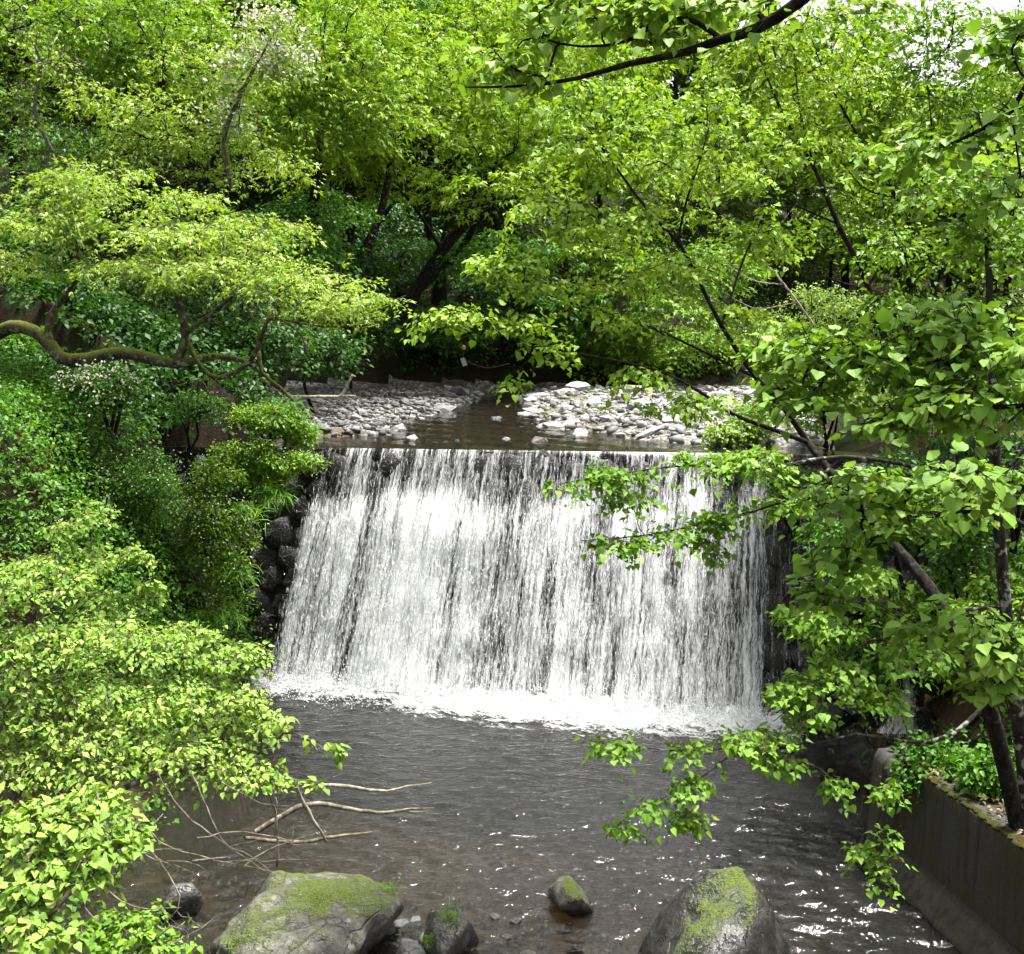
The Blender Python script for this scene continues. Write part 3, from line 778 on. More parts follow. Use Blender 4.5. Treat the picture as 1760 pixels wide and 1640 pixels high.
def grow(limbs, targets, tip_r=0.006, step=0.35, bf=0.22, lift=0.15):
    """limbs: [(path, radii)] sampled wood; targets: points to reach. Returns segments and tip directions."""
    Pn, par, dist, fixed = [], [], [], []
    for path, rad in limbs:
        L = 0.0
        for i, p in enumerate(path):
            if i: L += np.linalg.norm(path[i] - path[i - 1])
            Pn.append(p); par.append(len(Pn) - 2 if i else -1); dist.append(L); fixed.append(rad[i])
    n0 = len(Pn)
    cap = n0 + len(targets) * 60
    Pa = np.zeros((cap, 3)); Pa[:n0] = Pn
    pr = np.full(cap, -1); pr[:n0] = par
    ds = np.zeros(cap); ds[:n0] = np.array(dist) * 0.35
    fx = np.zeros(cap); fx[:n0] = fixed
    n = n0
    base = Pa[:n0]
    order = np.argsort([np.min(np.sum((base - t) ** 2, 1)) for t in targets])
    tipdir = np.zeros((len(targets), 3))
    for ti in order:
        t = targets[ti]
        dv = np.linalg.norm(Pa[:n] - t, axis=1)
        i = int(np.argmin(dv + bf * ds[:n]))
        p0 = Pa[i]; L = dv[i]
        pd = unit(Pa[i] - Pa[pr[i]]) if pr[i] >= 0 else np.array([0, 0, 1.0])
        c = p0 + (pd * 0.30 + np.array([0, 0, lift])) * L + rng.normal(0, 0.06, 3) * L
        m = min(40, max(2, int(L / step)))
        last = i
        for q in range(1, m + 1):
            w = q / m
            pt = (1 - w) ** 2 * p0 + 2 * w * (1 - w) * c + w * w * t
            if q < m: pt = pt + rng.normal(0, 0.025 * min(L, 1.2), 3)
            Pa[n] = pt; pr[n] = last; ds[n] = ds[last] + L / m; last = n; n += 1
        tipdir[ti] = unit(Pa[last] - Pa[pr[last]])
    cntd = np.zeros(n); 
    child = np.bincount(pr[n0:n], minlength=n)
    cntd[child == 0] = 1; cntd[:n0] = 0
    for k in range(n - 1, n0 - 1, -1):
        if pr[k] >= 0: cntd[pr[k]] += max(cntd[k], 1)
    idx = np.arange(n0, n); pa = pr[idx]
    rad = tip_r * np.maximum(cntd, 1) ** 0.46
    r1 = rad[idx]; r0 = np.where(pa < n0, np.minimum(rad[idx] * 1.3, np.maximum(fx[pa], 0.004)), rad[pa])
    r1 = np.minimum(r1, r0)
    return Pa[pa], Pa[idx], r0, r1, tipdir

def lobe_points(lobes, n, seed, shell=0.55, flat=0.0):
    """points spread through ellipsoid lobes (centre, radii), favouring the outer and upper part"""
    r = np.random.default_rng(seed)
    vol = np.array([l[1][0] * l[1][1] * l[1][2] for l in lobes]) ** 0.5
    pick = r.choice(len(lobes), n, p=vol / vol.sum())
    d = unit(r.normal(size=(n, 3)))
    d[:, 2] = np.where((d[:, 2] < -0.2) & (r.random(n) < 0.5), -d[:, 2], d[:, 2])
    rad = shell + (1 - shell) * r.random(n) ** 0.6
    rad = np.where(r.random(n) < 0.3, r.random(n) ** 0.5, rad)
    c = np.array([lobes[i][0] for i in pick]); q = np.array([lobes[i][1] for i in pick])
    return c + d * rad[:, None] * q
def spray_leaves(tg, td, per, R, size, droop=0.25, thick=0.12, tilt=0.45, up=1.0, seed=0):
    """leaves standing round every twig end, in loose drooping plates"""
    r = np.random.default_rng(seed)
    n = len(tg); k = r.poisson(per, n).clip(1); ix = np.repeat(np.arange(n), k); m = len(ix)
    fwd = td.copy(); fwd[:, 2] *= 0.5; fwd = unit(fwd)[ix]
    side = unit(np.cross(fwd, np.array([0, 0, 1.0])))
    ang = r.uniform(0, 2 * np.pi, m); rr = R * np.sqrt(r.random(m)) * r.uniform(0.7, 1.25, n)[ix]
    tl = r.normal(0, 0.22, (n, 2))[ix]
    du, dv = rr * np.cos(ang) * 1.25, rr * np.sin(ang) * 0.85
    pos = tg[ix] + fwd * (du - 0.3 * R)[:, None] + side * dv[:, None]
    pos[:, 2] += tl[:, 0] * du + tl[:, 1] * dv - droop * rr * rr / max(R, 1e-3) + r.normal(0, thick * R, m)
    ax = unit(fwd * np.cos(ang)[:, None] + side * np.sin(ang)[:, None] + fwd * 0.5 + r.normal(0, 0.45, (m, 3)))
    ax[:, 2] -= r.uniform(0.0, 0.7, m)
    nm = np.stack([np.zeros(m), np.zeros(m), np.full(m, up)], 1) + r.normal(0, tilt, (m, 3)) + 0.25 * ax * np.array([1, 1, 0])
    return pos, unit(ax), unit(nm), size * r.uniform(0.4, 1.35, m)
def twig_fans(tg, td, R, k, seed):
    r = np.random.default_rng(seed); n = len(tg); ix = np.repeat(np.arange(n), k)
    d = unit(td[ix] + r.normal(0, 0.6, (n * k, 3)) * np.array([1, 1, 0.4]))
    return tg[ix] - td[ix] * R * 0.4, tg[ix] + d * R * r.uniform(0.5, 1.0, n * k)[:, None]

def in_frame(p, margin=0):
    x, y, z = to_px(p)
    return (z > 0.3) & (x > -margin) & (x < W_PX + margin) & (y > -margin) & (y < H_PX + margin)

def plant(name, label, cat, root, limbs, lobes, n, per, R, size, leaf, mat, bark, group=None, seed=0, tip_r=0.006,
          single=0, droop=0.25, thick=0.12, tilt=0.45, extra=None, twigs=2, lift=0.15, step=0.35, flower=None, trunk_k=9, limb_names=('trunk',), shell=0.55, bf=0.22, branch_mat=None):
    """A woody plant: Empty > trunk, branches, crown (and single leaves where they show large)."""
    t = empty(name, tuple(root)); tag(t, label, cat, group)
    limbs = [(smooth_path(p, 0.22), None, r) for p, r in limbs]
    limbs = [(p, np.interp(np.linspace(0, 1, len(p)), np.linspace(0, 1, len(r)), r)) for p, _, r in limbs]
    tg = lobe_points(lobes, n, seed + 1, shell) if lobes else np.zeros((0, 3))
    if extra is not None: tg = np.vstack([tg, extra])
    A, B, r0, r1, td = grow(limbs, tg, tip_r, step, bf, lift)
    if twigs:
        a2, b2 = twig_fans(tg, td, R, twigs, seed + 2)
        A = np.vstack([A, a2]); B = np.vstack([B, b2]); r0 = np.concatenate([r0, np.full(len(a2), tip_r * 0.8)]); r1 = np.concatenate([r1, np.full(len(a2), tip_r * 0.35)])
    for q, lb in enumerate(limbs):
        child_inv(link(limb_names[min(q, len(limb_names) - 1)] if q else 'trunk', tubes_mesh("trunk", [lb], trunk_k), M[bark]), t)
    child_inv(link("branches", segs_mesh("branches", A, B, r0, r1, 4 if single else 3), M[branch_mat or bark], kind="stuff"), t)
    pos, ax, nm, sz = spray_leaves(tg, td, per, R, size, droop, thick, tilt, seed=seed + 3)
    near = leaf in ('heart', 'round', 'toothed')
    if single:
        px, py, zc = to_px(pos)
        vis = (zc > 0.3) & (px > 5) & (px < W_PX - 5) & (py > 5) & (py < H_PX - 5)
        score = np.where(vis, sz / np.maximum(zc, 0.1), 0)
        top = np.argsort(-score)[:single]; top = top[score[top] > 0]
        a, s, nn = leaf_frames(ax[top], nm[top])
        me = leaf_mesh(leaf, mat); base = Vector(t.location)
        for q, w in enumerate(top):
            o = bpy.data.objects.new("leaf", me); COL.objects.link(o); o.parent = t
            z = float(sz[w]); p = pos[w]
            o.matrix_local = Matrix(((a[q, 0] * z, s[q, 0] * z, nn[q, 0] * z, p[0] - base.x), (a[q, 1] * z, s[q, 1] * z, nn[q, 1] * z, p[1] - base.y), (a[q, 2] * z, s[q, 2] * z, nn[q, 2] * z, p[2] - base.z), (0, 0, 0, 1)))
        keep = np.ones(len(pos), bool); keep[top] = False
        pos, ax, nm, sz = pos[keep], ax[keep], nm[keep], sz[keep]
    if len(pos):
        child_inv(link("crown" if cat == 'tree' else "foliage", leaves_mesh("foliage", leaf + ("_lo" if near else ""), pos, ax, nm, sz, uv=near), M[mat], kind="stuff"), t)
    if flower:
        fn, fmat, fs, fR = flower
        w = np.random.default_rng(seed + 9).choice(len(tg), min(fn, len(tg) * 6))
        fpos = tg[w] + rng.normal(0, fR, (len(w), 3)) * np.array([1, 1, .6]) + np.array([0, -fR * .5, fR * .4])
        child_inv(link("blossom", leaves_mesh("blossom", 'diamond', fpos, rng.normal(size=(len(w), 3)), rng.normal(0, .5, (len(w), 3)) + np.array([0, -.5, .8]), fs * rng.uniform(.6, 1.2, len(w))), M[fmat], kind="stuff"), t)
    return t
def copy_tree(o, loc, rz, sc):
    c = o.copy(); COL.objects.link(c); c.location = loc; c.rotation_euler = (0, 0, rz); c.scale = (sc, sc, sc)
    for ch in o.children:
        d = ch.copy(); COL.objects.link(d); d.parent = c
    return c
def PL(pts): return [P(*p) for p in pts]
def L(px, py, d, rx, ry, rz): return (P(px, py, d), (rx, ry, rz))

# ================================================================== far hillside
def far_tree(name, label, cat, h, cr, n, per, R, size, mat, seed, leaf='diamond', group=None):
    r = random.Random(seed)
    root = np.zeros(3)
    path = [np.array([0, 0, -0.4]), np.array([r.uniform(-.3, .3), r.uniform(-.3, .3), h * .3]), np.array([r.uniform(-.6, .6), r.uniform(-.6, .6), h * .8])]
    lobes = [(np.array([0, 0, h * .66]), (cr * .8, cr * .8, h * .3))]
    for k in range(6):
        a = k * 1.05 + r.uniform(-.3, .3); z = r.uniform(.42, .85)
        lobes.append((np.array([math.cos(a) * cr * .62, math.sin(a) * cr * .62, h * z]), (cr * .5, cr * .5, h * .13)))
    return plant(name, label, cat, root, [(path, [0.2, .13, .04])], lobes, n, per, R, size, leaf, mat, 'bark', group, seed, tip_r=0.012, twigs=0, step=0.9, thick=0.06, tilt=0.4)
PROTO = [far_tree('broadleaf_tree', 'a', 'tree', 12, 4.2, 230, 34, 0.66, 0.34, 'yellow', 501),
         far_tree('broadleaf_tree', 'a', 'tree', 11, 4.4, 230, 34, 0.7, 0.34, 'spring', 502),
         far_tree('broadleaf_tree', 'a', 'tree', 10, 4.0, 220, 34, 0.66, 0.34, 'pale', 503),
         far_tree('broadleaf_tree', 'a', 'tree', 12, 4.4, 230, 34, 0.7, 0.34, 'green', 504)]
def conifer(seed, h):
    t = empty('conifer_tree'); tag(t, 'a', 'tree')
    r = np.random.default_rng(seed)
    child_inv(link('trunk', tubes_mesh('trunk', [(np.array([[0, 0, -.5], [0.05, 0, h * .5], [0, 0, h]]), [.22, .13, .02])], 7), M['bark']), t)
    A, B, pos, ax = [], [], [], []
    for z in np.arange(h * .14, h * .99, .5):
        rad = (1 - z / h) ** .8 * h * .2 + .25
        for k in range(7):
            a = r.uniform(0, 6.28); rr = rad * r.uniform(.65, 1.1)
            d = np.array([math.cos(a), math.sin(a), -.22]); A.append([0, 0, z]); B.append(np.array([0, 0, z]) + d * rr)
            for q in range(int(8 + rr * 10)):
                w = r.random() ** .6; pos.append(np.array([0, 0, z]) + d * rr * w + r.normal(0, .14, 3)); ax.append(d + np.array([0, 0, -.25]) + r.normal(0, .5, 3))
    A, B = np.array(A, float), np.array(B, float); pos, ax = np.array(pos), np.array(ax)
    child_inv(link('branches', segs_mesh('branches', A, B, np.full(len(A), .03), np.full(len(A), .008), 3), M['bark'], kind='stuff'), t)
    child_inv(link('crown', leaves_mesh('crown', 'diamond', pos, ax, r.normal(0, .5, (len(pos), 3)) + np.array([0, 0, 1.]), r.uniform(.22, .42, len(pos))), M['conifer'], kind='stuff'), t)
    return t
CONI = conifer(31, 15.0)
used = set()
def put(proto, px, d, rz, sc, label, group, dz=0.0):
    x = (px - W_PX / 2) / F_PX * d * math.cos(PITCH) * 1.0
    z = gz(x, d) + dz
    if proto not in used:
        used.add(proto); o = proto; o.location = (x, d, z); o.rotation_euler = (0, 0, rz); o.scale = (sc, sc, sc)
    else: o = copy_tree(proto, (x, d, z), rz, sc)
    o['label'] = label; o['group'] = group
    return o
rr = random.Random(5)
KN = ['yellow-green', 'spring green', 'pale green', 'deep green']
# hillside rows, left to right, near to far
for (d, pxs, sc) in ((51, range(30, 1150, 170), .75), (58, range(-60, 1000, 140), 1.1), (72, range(-120, 1180, 170), 1.15), (88, range(-150, 1300, 190), 1.25), (108, range(-150, 1250, 200), 1.4), (130, range(-100, 1150, 220), 1.6)):
    for k, px in enumerate(pxs):
        q = rr.choice([0, 1, 1, 3, 0, 0]) if px < 600 else rr.choice([0, 0, 1, 2, 0])
        put(PROTO[q], px + rr.uniform(-40, 40), d + rr.uniform(-4, 4), rr.uniform(0, 6.28), sc * rr.uniform(.9, 1.15),
            f'{KN[q]} broadleaf tree on the {"near" if d < 60 else "middle" if d < 95 else "top"} hillside above the {"upper left corner trees" if px < 250 else "lavender blossom" if px < 550 else "arching maple" if px < 850 else "leaning tree"}', 'trees covering the far hillside')
for (px, d, sc, q) in ((1080, 54, .62, 0), (1190, 57, .6, 2), (1300, 54, .58, 2), (1420, 52, .55, 2), (1540, 50, .6, 0), (1660, 52, .6, 2), (1780, 50, .7, 2),
                       (1230, 64, .75, 0), (1350, 68, .75, 2), (1480, 64, .72, 2), (1590, 66, .75, 0), (1710, 62, .75, 2),
                       (1560, 80, .85, 2), (1680, 82, .75, 0), (1800, 76, .9, 2), (1400, 92, .8, 2), (1290, 88, 1.0, 0), (1620, 98, 1.05, 2), (1760, 96, 1.1, 0), (1500, 106, 1.1, 0), (1690, 110, 1.15, 2), (1430, 76, .95, 0), (1740, 70, 1.0, 0), (1600, 74, .9, 2), (1450, 52, 1.12, 0), (1385, 60, 1.3, 2), (1670, 54, 1.05, 2), (1555, 47, .75, 0), (1735, 44, 1.1, 2), (1630, 48, .85, 0), (1800, 42, 1.1, 0)):
    put(PROTO[q], px, d, rr.uniform(0, 6.28), sc * rr.uniform(.92, 1.08), f'small {KN[q]} tree on the {"lower" if d < 60 else "middle" if d < 75 else "upper"} sunlit slope {"above the gravel bar" if px < 1330 else "behind the forked dark stem" if px < 1560 else "at the right edge"}', 'small trees on the right-hand slope')
for ordn, (px, d, sc) in zip(('second', 'fourth', 'fifth', 'sixth', 'seventh', 'first', 'eighth', 'last', 'third'), ((1165, 84, 1.15), (1235, 80, 1.05), (1300, 92, 1.15), (1370, 100, 1.05), (1440, 104, 1.0), (1120, 96, 1.3), (1510, 108, .85), (1575, 112, .8), (1205, 104, 1.4))):
    put(CONI, px, d, rr.uniform(0, 6.28), sc, f'{ordn} dark conifer from the left among the pale trees on the ridge', 'conifers on the ridge')

# ================================================================== riverbank maples behind the gravel bar
def maple(label, trunk, rad, lobes, n, mat, seed, size=0.225, per=32, R=0.6, limbs=(), bark='bark', name='maple_tree', leaf='lobed', group='trees lining the upper stream', **kw):
    pts = PL(trunk)
    return plant(name, label, 'tree', pts[0], [(pts, rad)] + [(PL(a), b) for a, b in limbs], lobes, n, per, R, size, leaf, mat, bark, group, seed, tip_r=0.008, droop=0.3, thick=.05, tilt=.38, limb_names=('trunk', 'limb'), step=0.6, **kw)
maple('big maple with thick arching trunk leaning right over the dark bank', [(690, 560, 40), (715, 500, 40), (760, 430, 39.5), (805, 375, 39), (850, 300, 38)], [0.2604, 0.2232, 0.2046, 0.1736, 0.0744],
      [L(740, 250, 38, 3.6, 3, 1.4), L(850, 330, 36, 2.4, 2, .9), L(620, 300, 38, 2.4, 2, 1.0), L(790, 150, 39, 3.4, 3, 1.4), L(900, 220, 38, 2.4, 2, 1.2)], 330, 'yellow', 601,
      limbs=[([(720, 500, 40), (790, 430, 40), (830, 370, 39.5), (900, 330, 38)], [0.124, 0.1364, 0.1116, 0.031]), ([(760, 430, 39.5), (700, 340, 39), (640, 300, 38.5)], [0.0868, 0.0558, 0.0248])])
maple('slim leaning maple with pale lichen patches on its trunk', [(622, 470, 38), (640, 410, 38), (660, 345, 37.5), (672, 280, 37), (700, 180, 36)], [0.16, 0.128, 0.12, 0.096, 0.04],
      [L(640, 170, 36, 2.8, 2.4, 1.4), L(560, 260, 36, 2.0, 1.8, .9), L(700, 90, 36, 2.4, 2, 1.3), L(590, 80, 37, 2.2, 2, 1.3)], 260, 'yellow', 602, bark='bark_lichen')
maple('dark double-stemmed maple beside the slim leaning maple', [(585, 480, 43), (600, 400, 43), (625, 330, 42), (640, 250, 42)], [0.272, 0.216, 0.16, 0.08],
      [L(560, 150, 42, 3, 2.6, 1.6), L(480, 230, 41, 2.2, 2, 1.0), L(640, 40, 42, 3, 2.6, 1.5)], 260, 'green', 603,
      limbs=[([(600, 480, 43.5), (640, 400, 43), (690, 330, 42.5)], [0.16, 0.128, 0.048])])
maple('upright maple with two dark stems behind the arching trunk', [(760, 520, 44), (755, 440, 44), (735, 380, 44), (745, 250, 43)], [0.208, 0.176, 0.16, 0.056],
      [L(820, 60, 44, 3.4, 3, 1.6), L(930, 100, 44, 3, 2.6, 1.6), L(720, 30, 44, 3, 2.6, 1.5)], 260, 'yellow', 604,
      limbs=[([(745, 540, 44), (758, 430, 43.5), (780, 340, 43)], [0.16, 0.136, 0.048])])
maple('broad yellow-green tree above the far end of the gravel bar', [(1000, 640, 46), (1005, 520, 46), (1020, 380, 45.5), (1040, 260, 45)], [0.208, 0.16, 0.112, 0.04],
      [L(1060, 220, 45, 3.2, 3, 2), L(960, 330, 44, 2.6, 2.4, 1.6), L(1120, 330, 44, 2.4, 2.2, 1.6), L(1010, 120, 46, 3.2, 3, 2), L(1000, 450, 43, 2.6, 2, 1.4)], 360, 'yellow', 605)
maple('low spreading maple hanging over the shaded upper bank', [(860, 640, 44), (870, 560, 43.5), (900, 490, 43), (960, 430, 42)], [0.16, 0.136, 0.096, 0.04],
      [L(850, 440, 41, 2.8, 2.2, 1.0), L(930, 520, 41, 2.4, 2, .9), L(1010, 560, 42, 2.2, 1.8, .8), L(760, 560, 42, 2, 1.6, .8)], 230, 'green', 606)
maple('leafy tree shading the stream at the foot of the hill', [(1090, 640, 44), (1100, 560, 43.5), (1130, 490, 43)], [0.16, 0.12, 0.048],
      [L(1090, 480, 42, 2.4, 2, 1.2), L(1170, 540, 41, 2.2, 2, 1.0), L(1220, 470, 42, 2.2, 2, 1.2), L(1060, 590, 43, 1.8, 1.6, .7)], 230, 'spring', 607)
# understory between the trunks; the darkest leaf colour paints in canopy shade
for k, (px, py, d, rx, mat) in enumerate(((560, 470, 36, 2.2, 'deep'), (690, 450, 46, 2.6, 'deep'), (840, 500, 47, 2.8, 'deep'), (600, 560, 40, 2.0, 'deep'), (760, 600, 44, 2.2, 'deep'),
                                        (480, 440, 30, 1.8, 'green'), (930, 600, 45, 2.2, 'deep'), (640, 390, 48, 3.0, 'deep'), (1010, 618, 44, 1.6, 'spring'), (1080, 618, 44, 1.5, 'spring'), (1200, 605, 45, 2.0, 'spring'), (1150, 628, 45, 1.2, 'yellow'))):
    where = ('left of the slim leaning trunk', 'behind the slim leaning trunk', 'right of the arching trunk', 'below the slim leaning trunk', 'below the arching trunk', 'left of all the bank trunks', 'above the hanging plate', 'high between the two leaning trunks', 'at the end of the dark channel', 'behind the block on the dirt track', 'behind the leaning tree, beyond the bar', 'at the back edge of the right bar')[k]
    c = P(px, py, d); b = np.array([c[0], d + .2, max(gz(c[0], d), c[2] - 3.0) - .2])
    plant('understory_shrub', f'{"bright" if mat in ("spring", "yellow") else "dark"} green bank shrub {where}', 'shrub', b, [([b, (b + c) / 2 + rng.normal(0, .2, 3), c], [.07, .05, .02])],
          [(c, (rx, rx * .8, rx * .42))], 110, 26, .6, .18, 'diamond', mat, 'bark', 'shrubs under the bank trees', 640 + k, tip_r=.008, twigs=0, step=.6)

# ================================================================== trees of the left slope
maple('tall dark-trunked tree in the upper left corner', [(25, 560, 27), (35, 400, 27), (22, 220, 27), (20, 60, 27)], [.2, .18, .14, .06],
      [L(60, 60, 27, 2.0, 1.8, 1.2), L(150, 20, 28, 2.2, 2, 1.0), L(-20, 190, 27, 1.6, 1.6, .9)], 190, 'spring', 620, size=.15, group='trees on the left slope')
maple('leaning tree with thick dark trunk on the left slope', [(150, 540, 29), (215, 400, 29), (250, 300, 29), (270, 200, 28), (285, 90, 28)], [.3, .26, .22, .14, .05],
      [L(270, 60, 28, 2.4, 2, 1.2), L(190, 130, 28, 1.8, 1.6, .8), L(360, 150, 28, 2, 1.8, .8), L(250, 250, 27, 2.0, 1.6, .6)], 240, 'spring', 621, size=.15, group='trees on the left slope')
maple('layered bright maple left of the lavender blossom', [(330, 500, 27), (345, 380, 27), (370, 270, 26.5), (385, 200, 26)], [.18, .15, .1, .04],
      [L(330, 210, 25, 1.9, 1.6, .5), L(220, 180, 25, 1.3, 1.2, .4), L(430, 290, 25.5, 1.6, 1.4, .45), L(250, 260, 25, 1.4, 1.2, .4), L(380, 120, 26, 1.6, 1.4, .5)], 240, 'lime', 622, size=.115, per=30, R=.5, group='trees on the left slope')
maple('large bright maple crown right of the lavender blossom', [(520, 520, 33), (535, 400, 33), (545, 280, 32.5), (560, 150, 32)], [.24, .2, .14, .05],
      [L(590, 130, 31, 2.4, 2, 1.0), L(520, 240, 31, 2.0, 1.8, .7), L(660, 200, 31, 1.6, 1.5, .7), L(550, 30, 32, 2.4, 2, 1.0), L(470, 160, 31, 1.6, 1.4, .6)], 320, 'yellow', 623, size=.18, group='trees on the left slope')
maple('thin dark tree behind the mossy leaning trunk', [(130, 620, 24), (118, 480, 24.5), (160, 350, 25), (150, 260, 25)], [.12, .1, .08, .03],
      [L(100, 260, 24.5, 1.3, 1.2, .6), L(60, 340, 24, 1.2, 1.1, .5), L(20, 430, 23, 1.0, 1, .5)], 120, 'green', 624, size=.11, R=.5, group='trees on the left slope')
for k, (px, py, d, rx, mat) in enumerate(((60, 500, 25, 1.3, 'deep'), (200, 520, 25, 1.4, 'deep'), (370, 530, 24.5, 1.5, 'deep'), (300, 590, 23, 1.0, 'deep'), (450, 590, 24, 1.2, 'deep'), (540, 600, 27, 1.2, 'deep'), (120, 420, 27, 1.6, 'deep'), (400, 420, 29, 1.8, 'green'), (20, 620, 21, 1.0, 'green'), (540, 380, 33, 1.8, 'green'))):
    where = ('at the left edge above the mossy root', 'behind the left upright mossy limb', 'behind the middle mossy stem', 'under the fork of the mossy stem', 'behind the drooping mossy limb', 'left of the driftwood', 'under the tall corner tree', 'above the lime crown', 'at the left edge beside the mossy root', 'right of the lime crown tip')[k]
    c = P(px, py, d); b = np.array([c[0], d + .2, max(gz(c[0], d), c[2] - 2.5) - .2])  # shade under the slope trees is put into the darker leaf colour
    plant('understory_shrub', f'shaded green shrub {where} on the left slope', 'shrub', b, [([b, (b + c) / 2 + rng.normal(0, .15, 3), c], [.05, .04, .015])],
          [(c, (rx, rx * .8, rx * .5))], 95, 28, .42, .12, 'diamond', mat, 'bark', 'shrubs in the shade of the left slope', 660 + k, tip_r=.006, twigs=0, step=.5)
# lavender blossom and trailing vine
plant('wisteria_vine', 'wisteria hung with pale lavender blossom among the left maples', 'vine', P(400, 330, 24.5), [(PL([(400, 330, 24.5), (385, 240, 24.4), (420, 150, 24.3), (470, 60, 24.2)]), [.05, .05, .04, .02])],
      [L(470, 50, 24.2, .8, .6, .45), L(430, 120, 24.3, .8, .6, .45), L(500, 110, 24.3, .5, .5, .4), L(400, 210, 24.5, .5, .4, .4)], 150, 9, .3, .10, 'ovate', 'pale', 'bark_grey', None, 690, tip_r=.005,
      flower=(900, 'lavender', .10, .2), droop=.8)
plant('bare_vine', 'tangle of bare hanging vine stems at the left edge', 'vine', P(90, 260, 23), [(PL([(90, 260, 23), (60, 190, 23), (70, 110, 23), (50, 60, 23)]), [.04, .035, .03, .02])],
      [L(60, 80, 23, .6, .5, .5), L(40, 190, 23, .4, .4, .7), L(110, 120, 23, .5, .4, .4)], 110, 5, .25, .09, 'ovate', 'pale', 'bark_grey', None, 691, tip_r=.006, lift=-.5, droop=.9)

# ================================================================== mossy leaning tree above the left wall
D0 = 18.2
plant('mossy_tree', 'low spreading tree with mossy horizontal trunk above the left wall', 'tree', P(60, 575, 18.6),
      [(PL([(-70, 690, 19.6), (-30, 600, 19.3), (20, 562, 18.9), (70, 576, 18.6), (105, 615, 18.4), (150, 618, 18.3), (215, 606, 18.2), (300, 625, 18.1), (370, 612, 18.1), (430, 622, 18.2)]), [0.136, 0.1224, 0.1156, 0.1156, 0.1088, 0.1156, 0.1088, 0.0952, 0.068, 0.034]),
       (PL([(305, 622, 18.1), (318, 580, 18.1), (312, 540, 18.1), (303, 490, 18.0), (300, 440, 17.9)]), [0.0816, 0.068, 0.0612, 0.0476, 0.0204]),
       (PL([(322, 585, 18.1), (345, 630, 18.0), (378, 650, 17.9), (430, 622, 17.8), (452, 570, 17.7), (462, 548, 17.7), (480, 545, 17.7), (478, 500, 17.6), (500, 470, 17.5)]), [0.034, 0.0408, 0.0408, 0.0408, 0.034, 0.034, 0.034, 0.0272, 0.0136]),
       (PL([(318, 575, 18.1), (350, 550, 18.0), (400, 510, 17.9), (440, 480, 17.7)]), [0.0408, 0.034, 0.0272, 0.0136]),
       (PL([(85, 590, 18.5), (85, 545, 18.6), (120, 500, 18.6), (135, 460, 18.5), (130, 410, 18.3)]), [0.068, 0.0544, 0.0476, 0.0408, 0.0204]),
       (PL([(430, 622, 18.1), (445, 605, 18.0), (450, 640, 17.9), (480, 665, 17.8), (505, 690, 17.7)]), [0.034, 0.034, 0.0306, 0.0272, 0.0136]),
       (PL([(475, 545, 17.7), (500, 560, 17.5), (520, 580, 17.4), (525, 610, 17.4)]), [0.0204, 0.017, 0.0136, 0.00544]),
       (PL([(490, 550, 17.6), (540, 560, 17.3), (590, 562, 17.0), (650, 556, 16.7)]), [0.0204, 0.017, 0.0136, 0.00544])],
      [L(120, 330, 18, 1.0, 1.2, .3), L(60, 400, 17.6, 1.0, 1.1, .35), L(200, 390, 18, 1.2, 1.4, .35), L(320, 420, 17.6, 1.3, 1.5, .32), L(440, 400, 18.4, 1.0, 1.0, .28), L(420, 470, 17.2, 1.3, 1.3, .30), L(530, 490, 17.2, 1.1, 1.1, .25), L(610, 520, 16.9, .7, .8, .18),
       L(180, 300, 18.8, .8, 1.0, .22), L(250, 470, 17.4, 1.2, 1.0, .25), L(30, 460, 17.8, .8, .9, .25), L(560, 540, 17.0, .8, .6, .2), L(330, 350, 18.6, .9, .9, .2)],
      520, 28, .30, .095, 'lobed', 'lime', 'bark_moss', None, 700, tip_r=.0042, droop=.3, thick=.06, tilt=.35, twigs=2, branch_mat='bark_grey', limb_names=('trunk', 'limb'), step=.25)
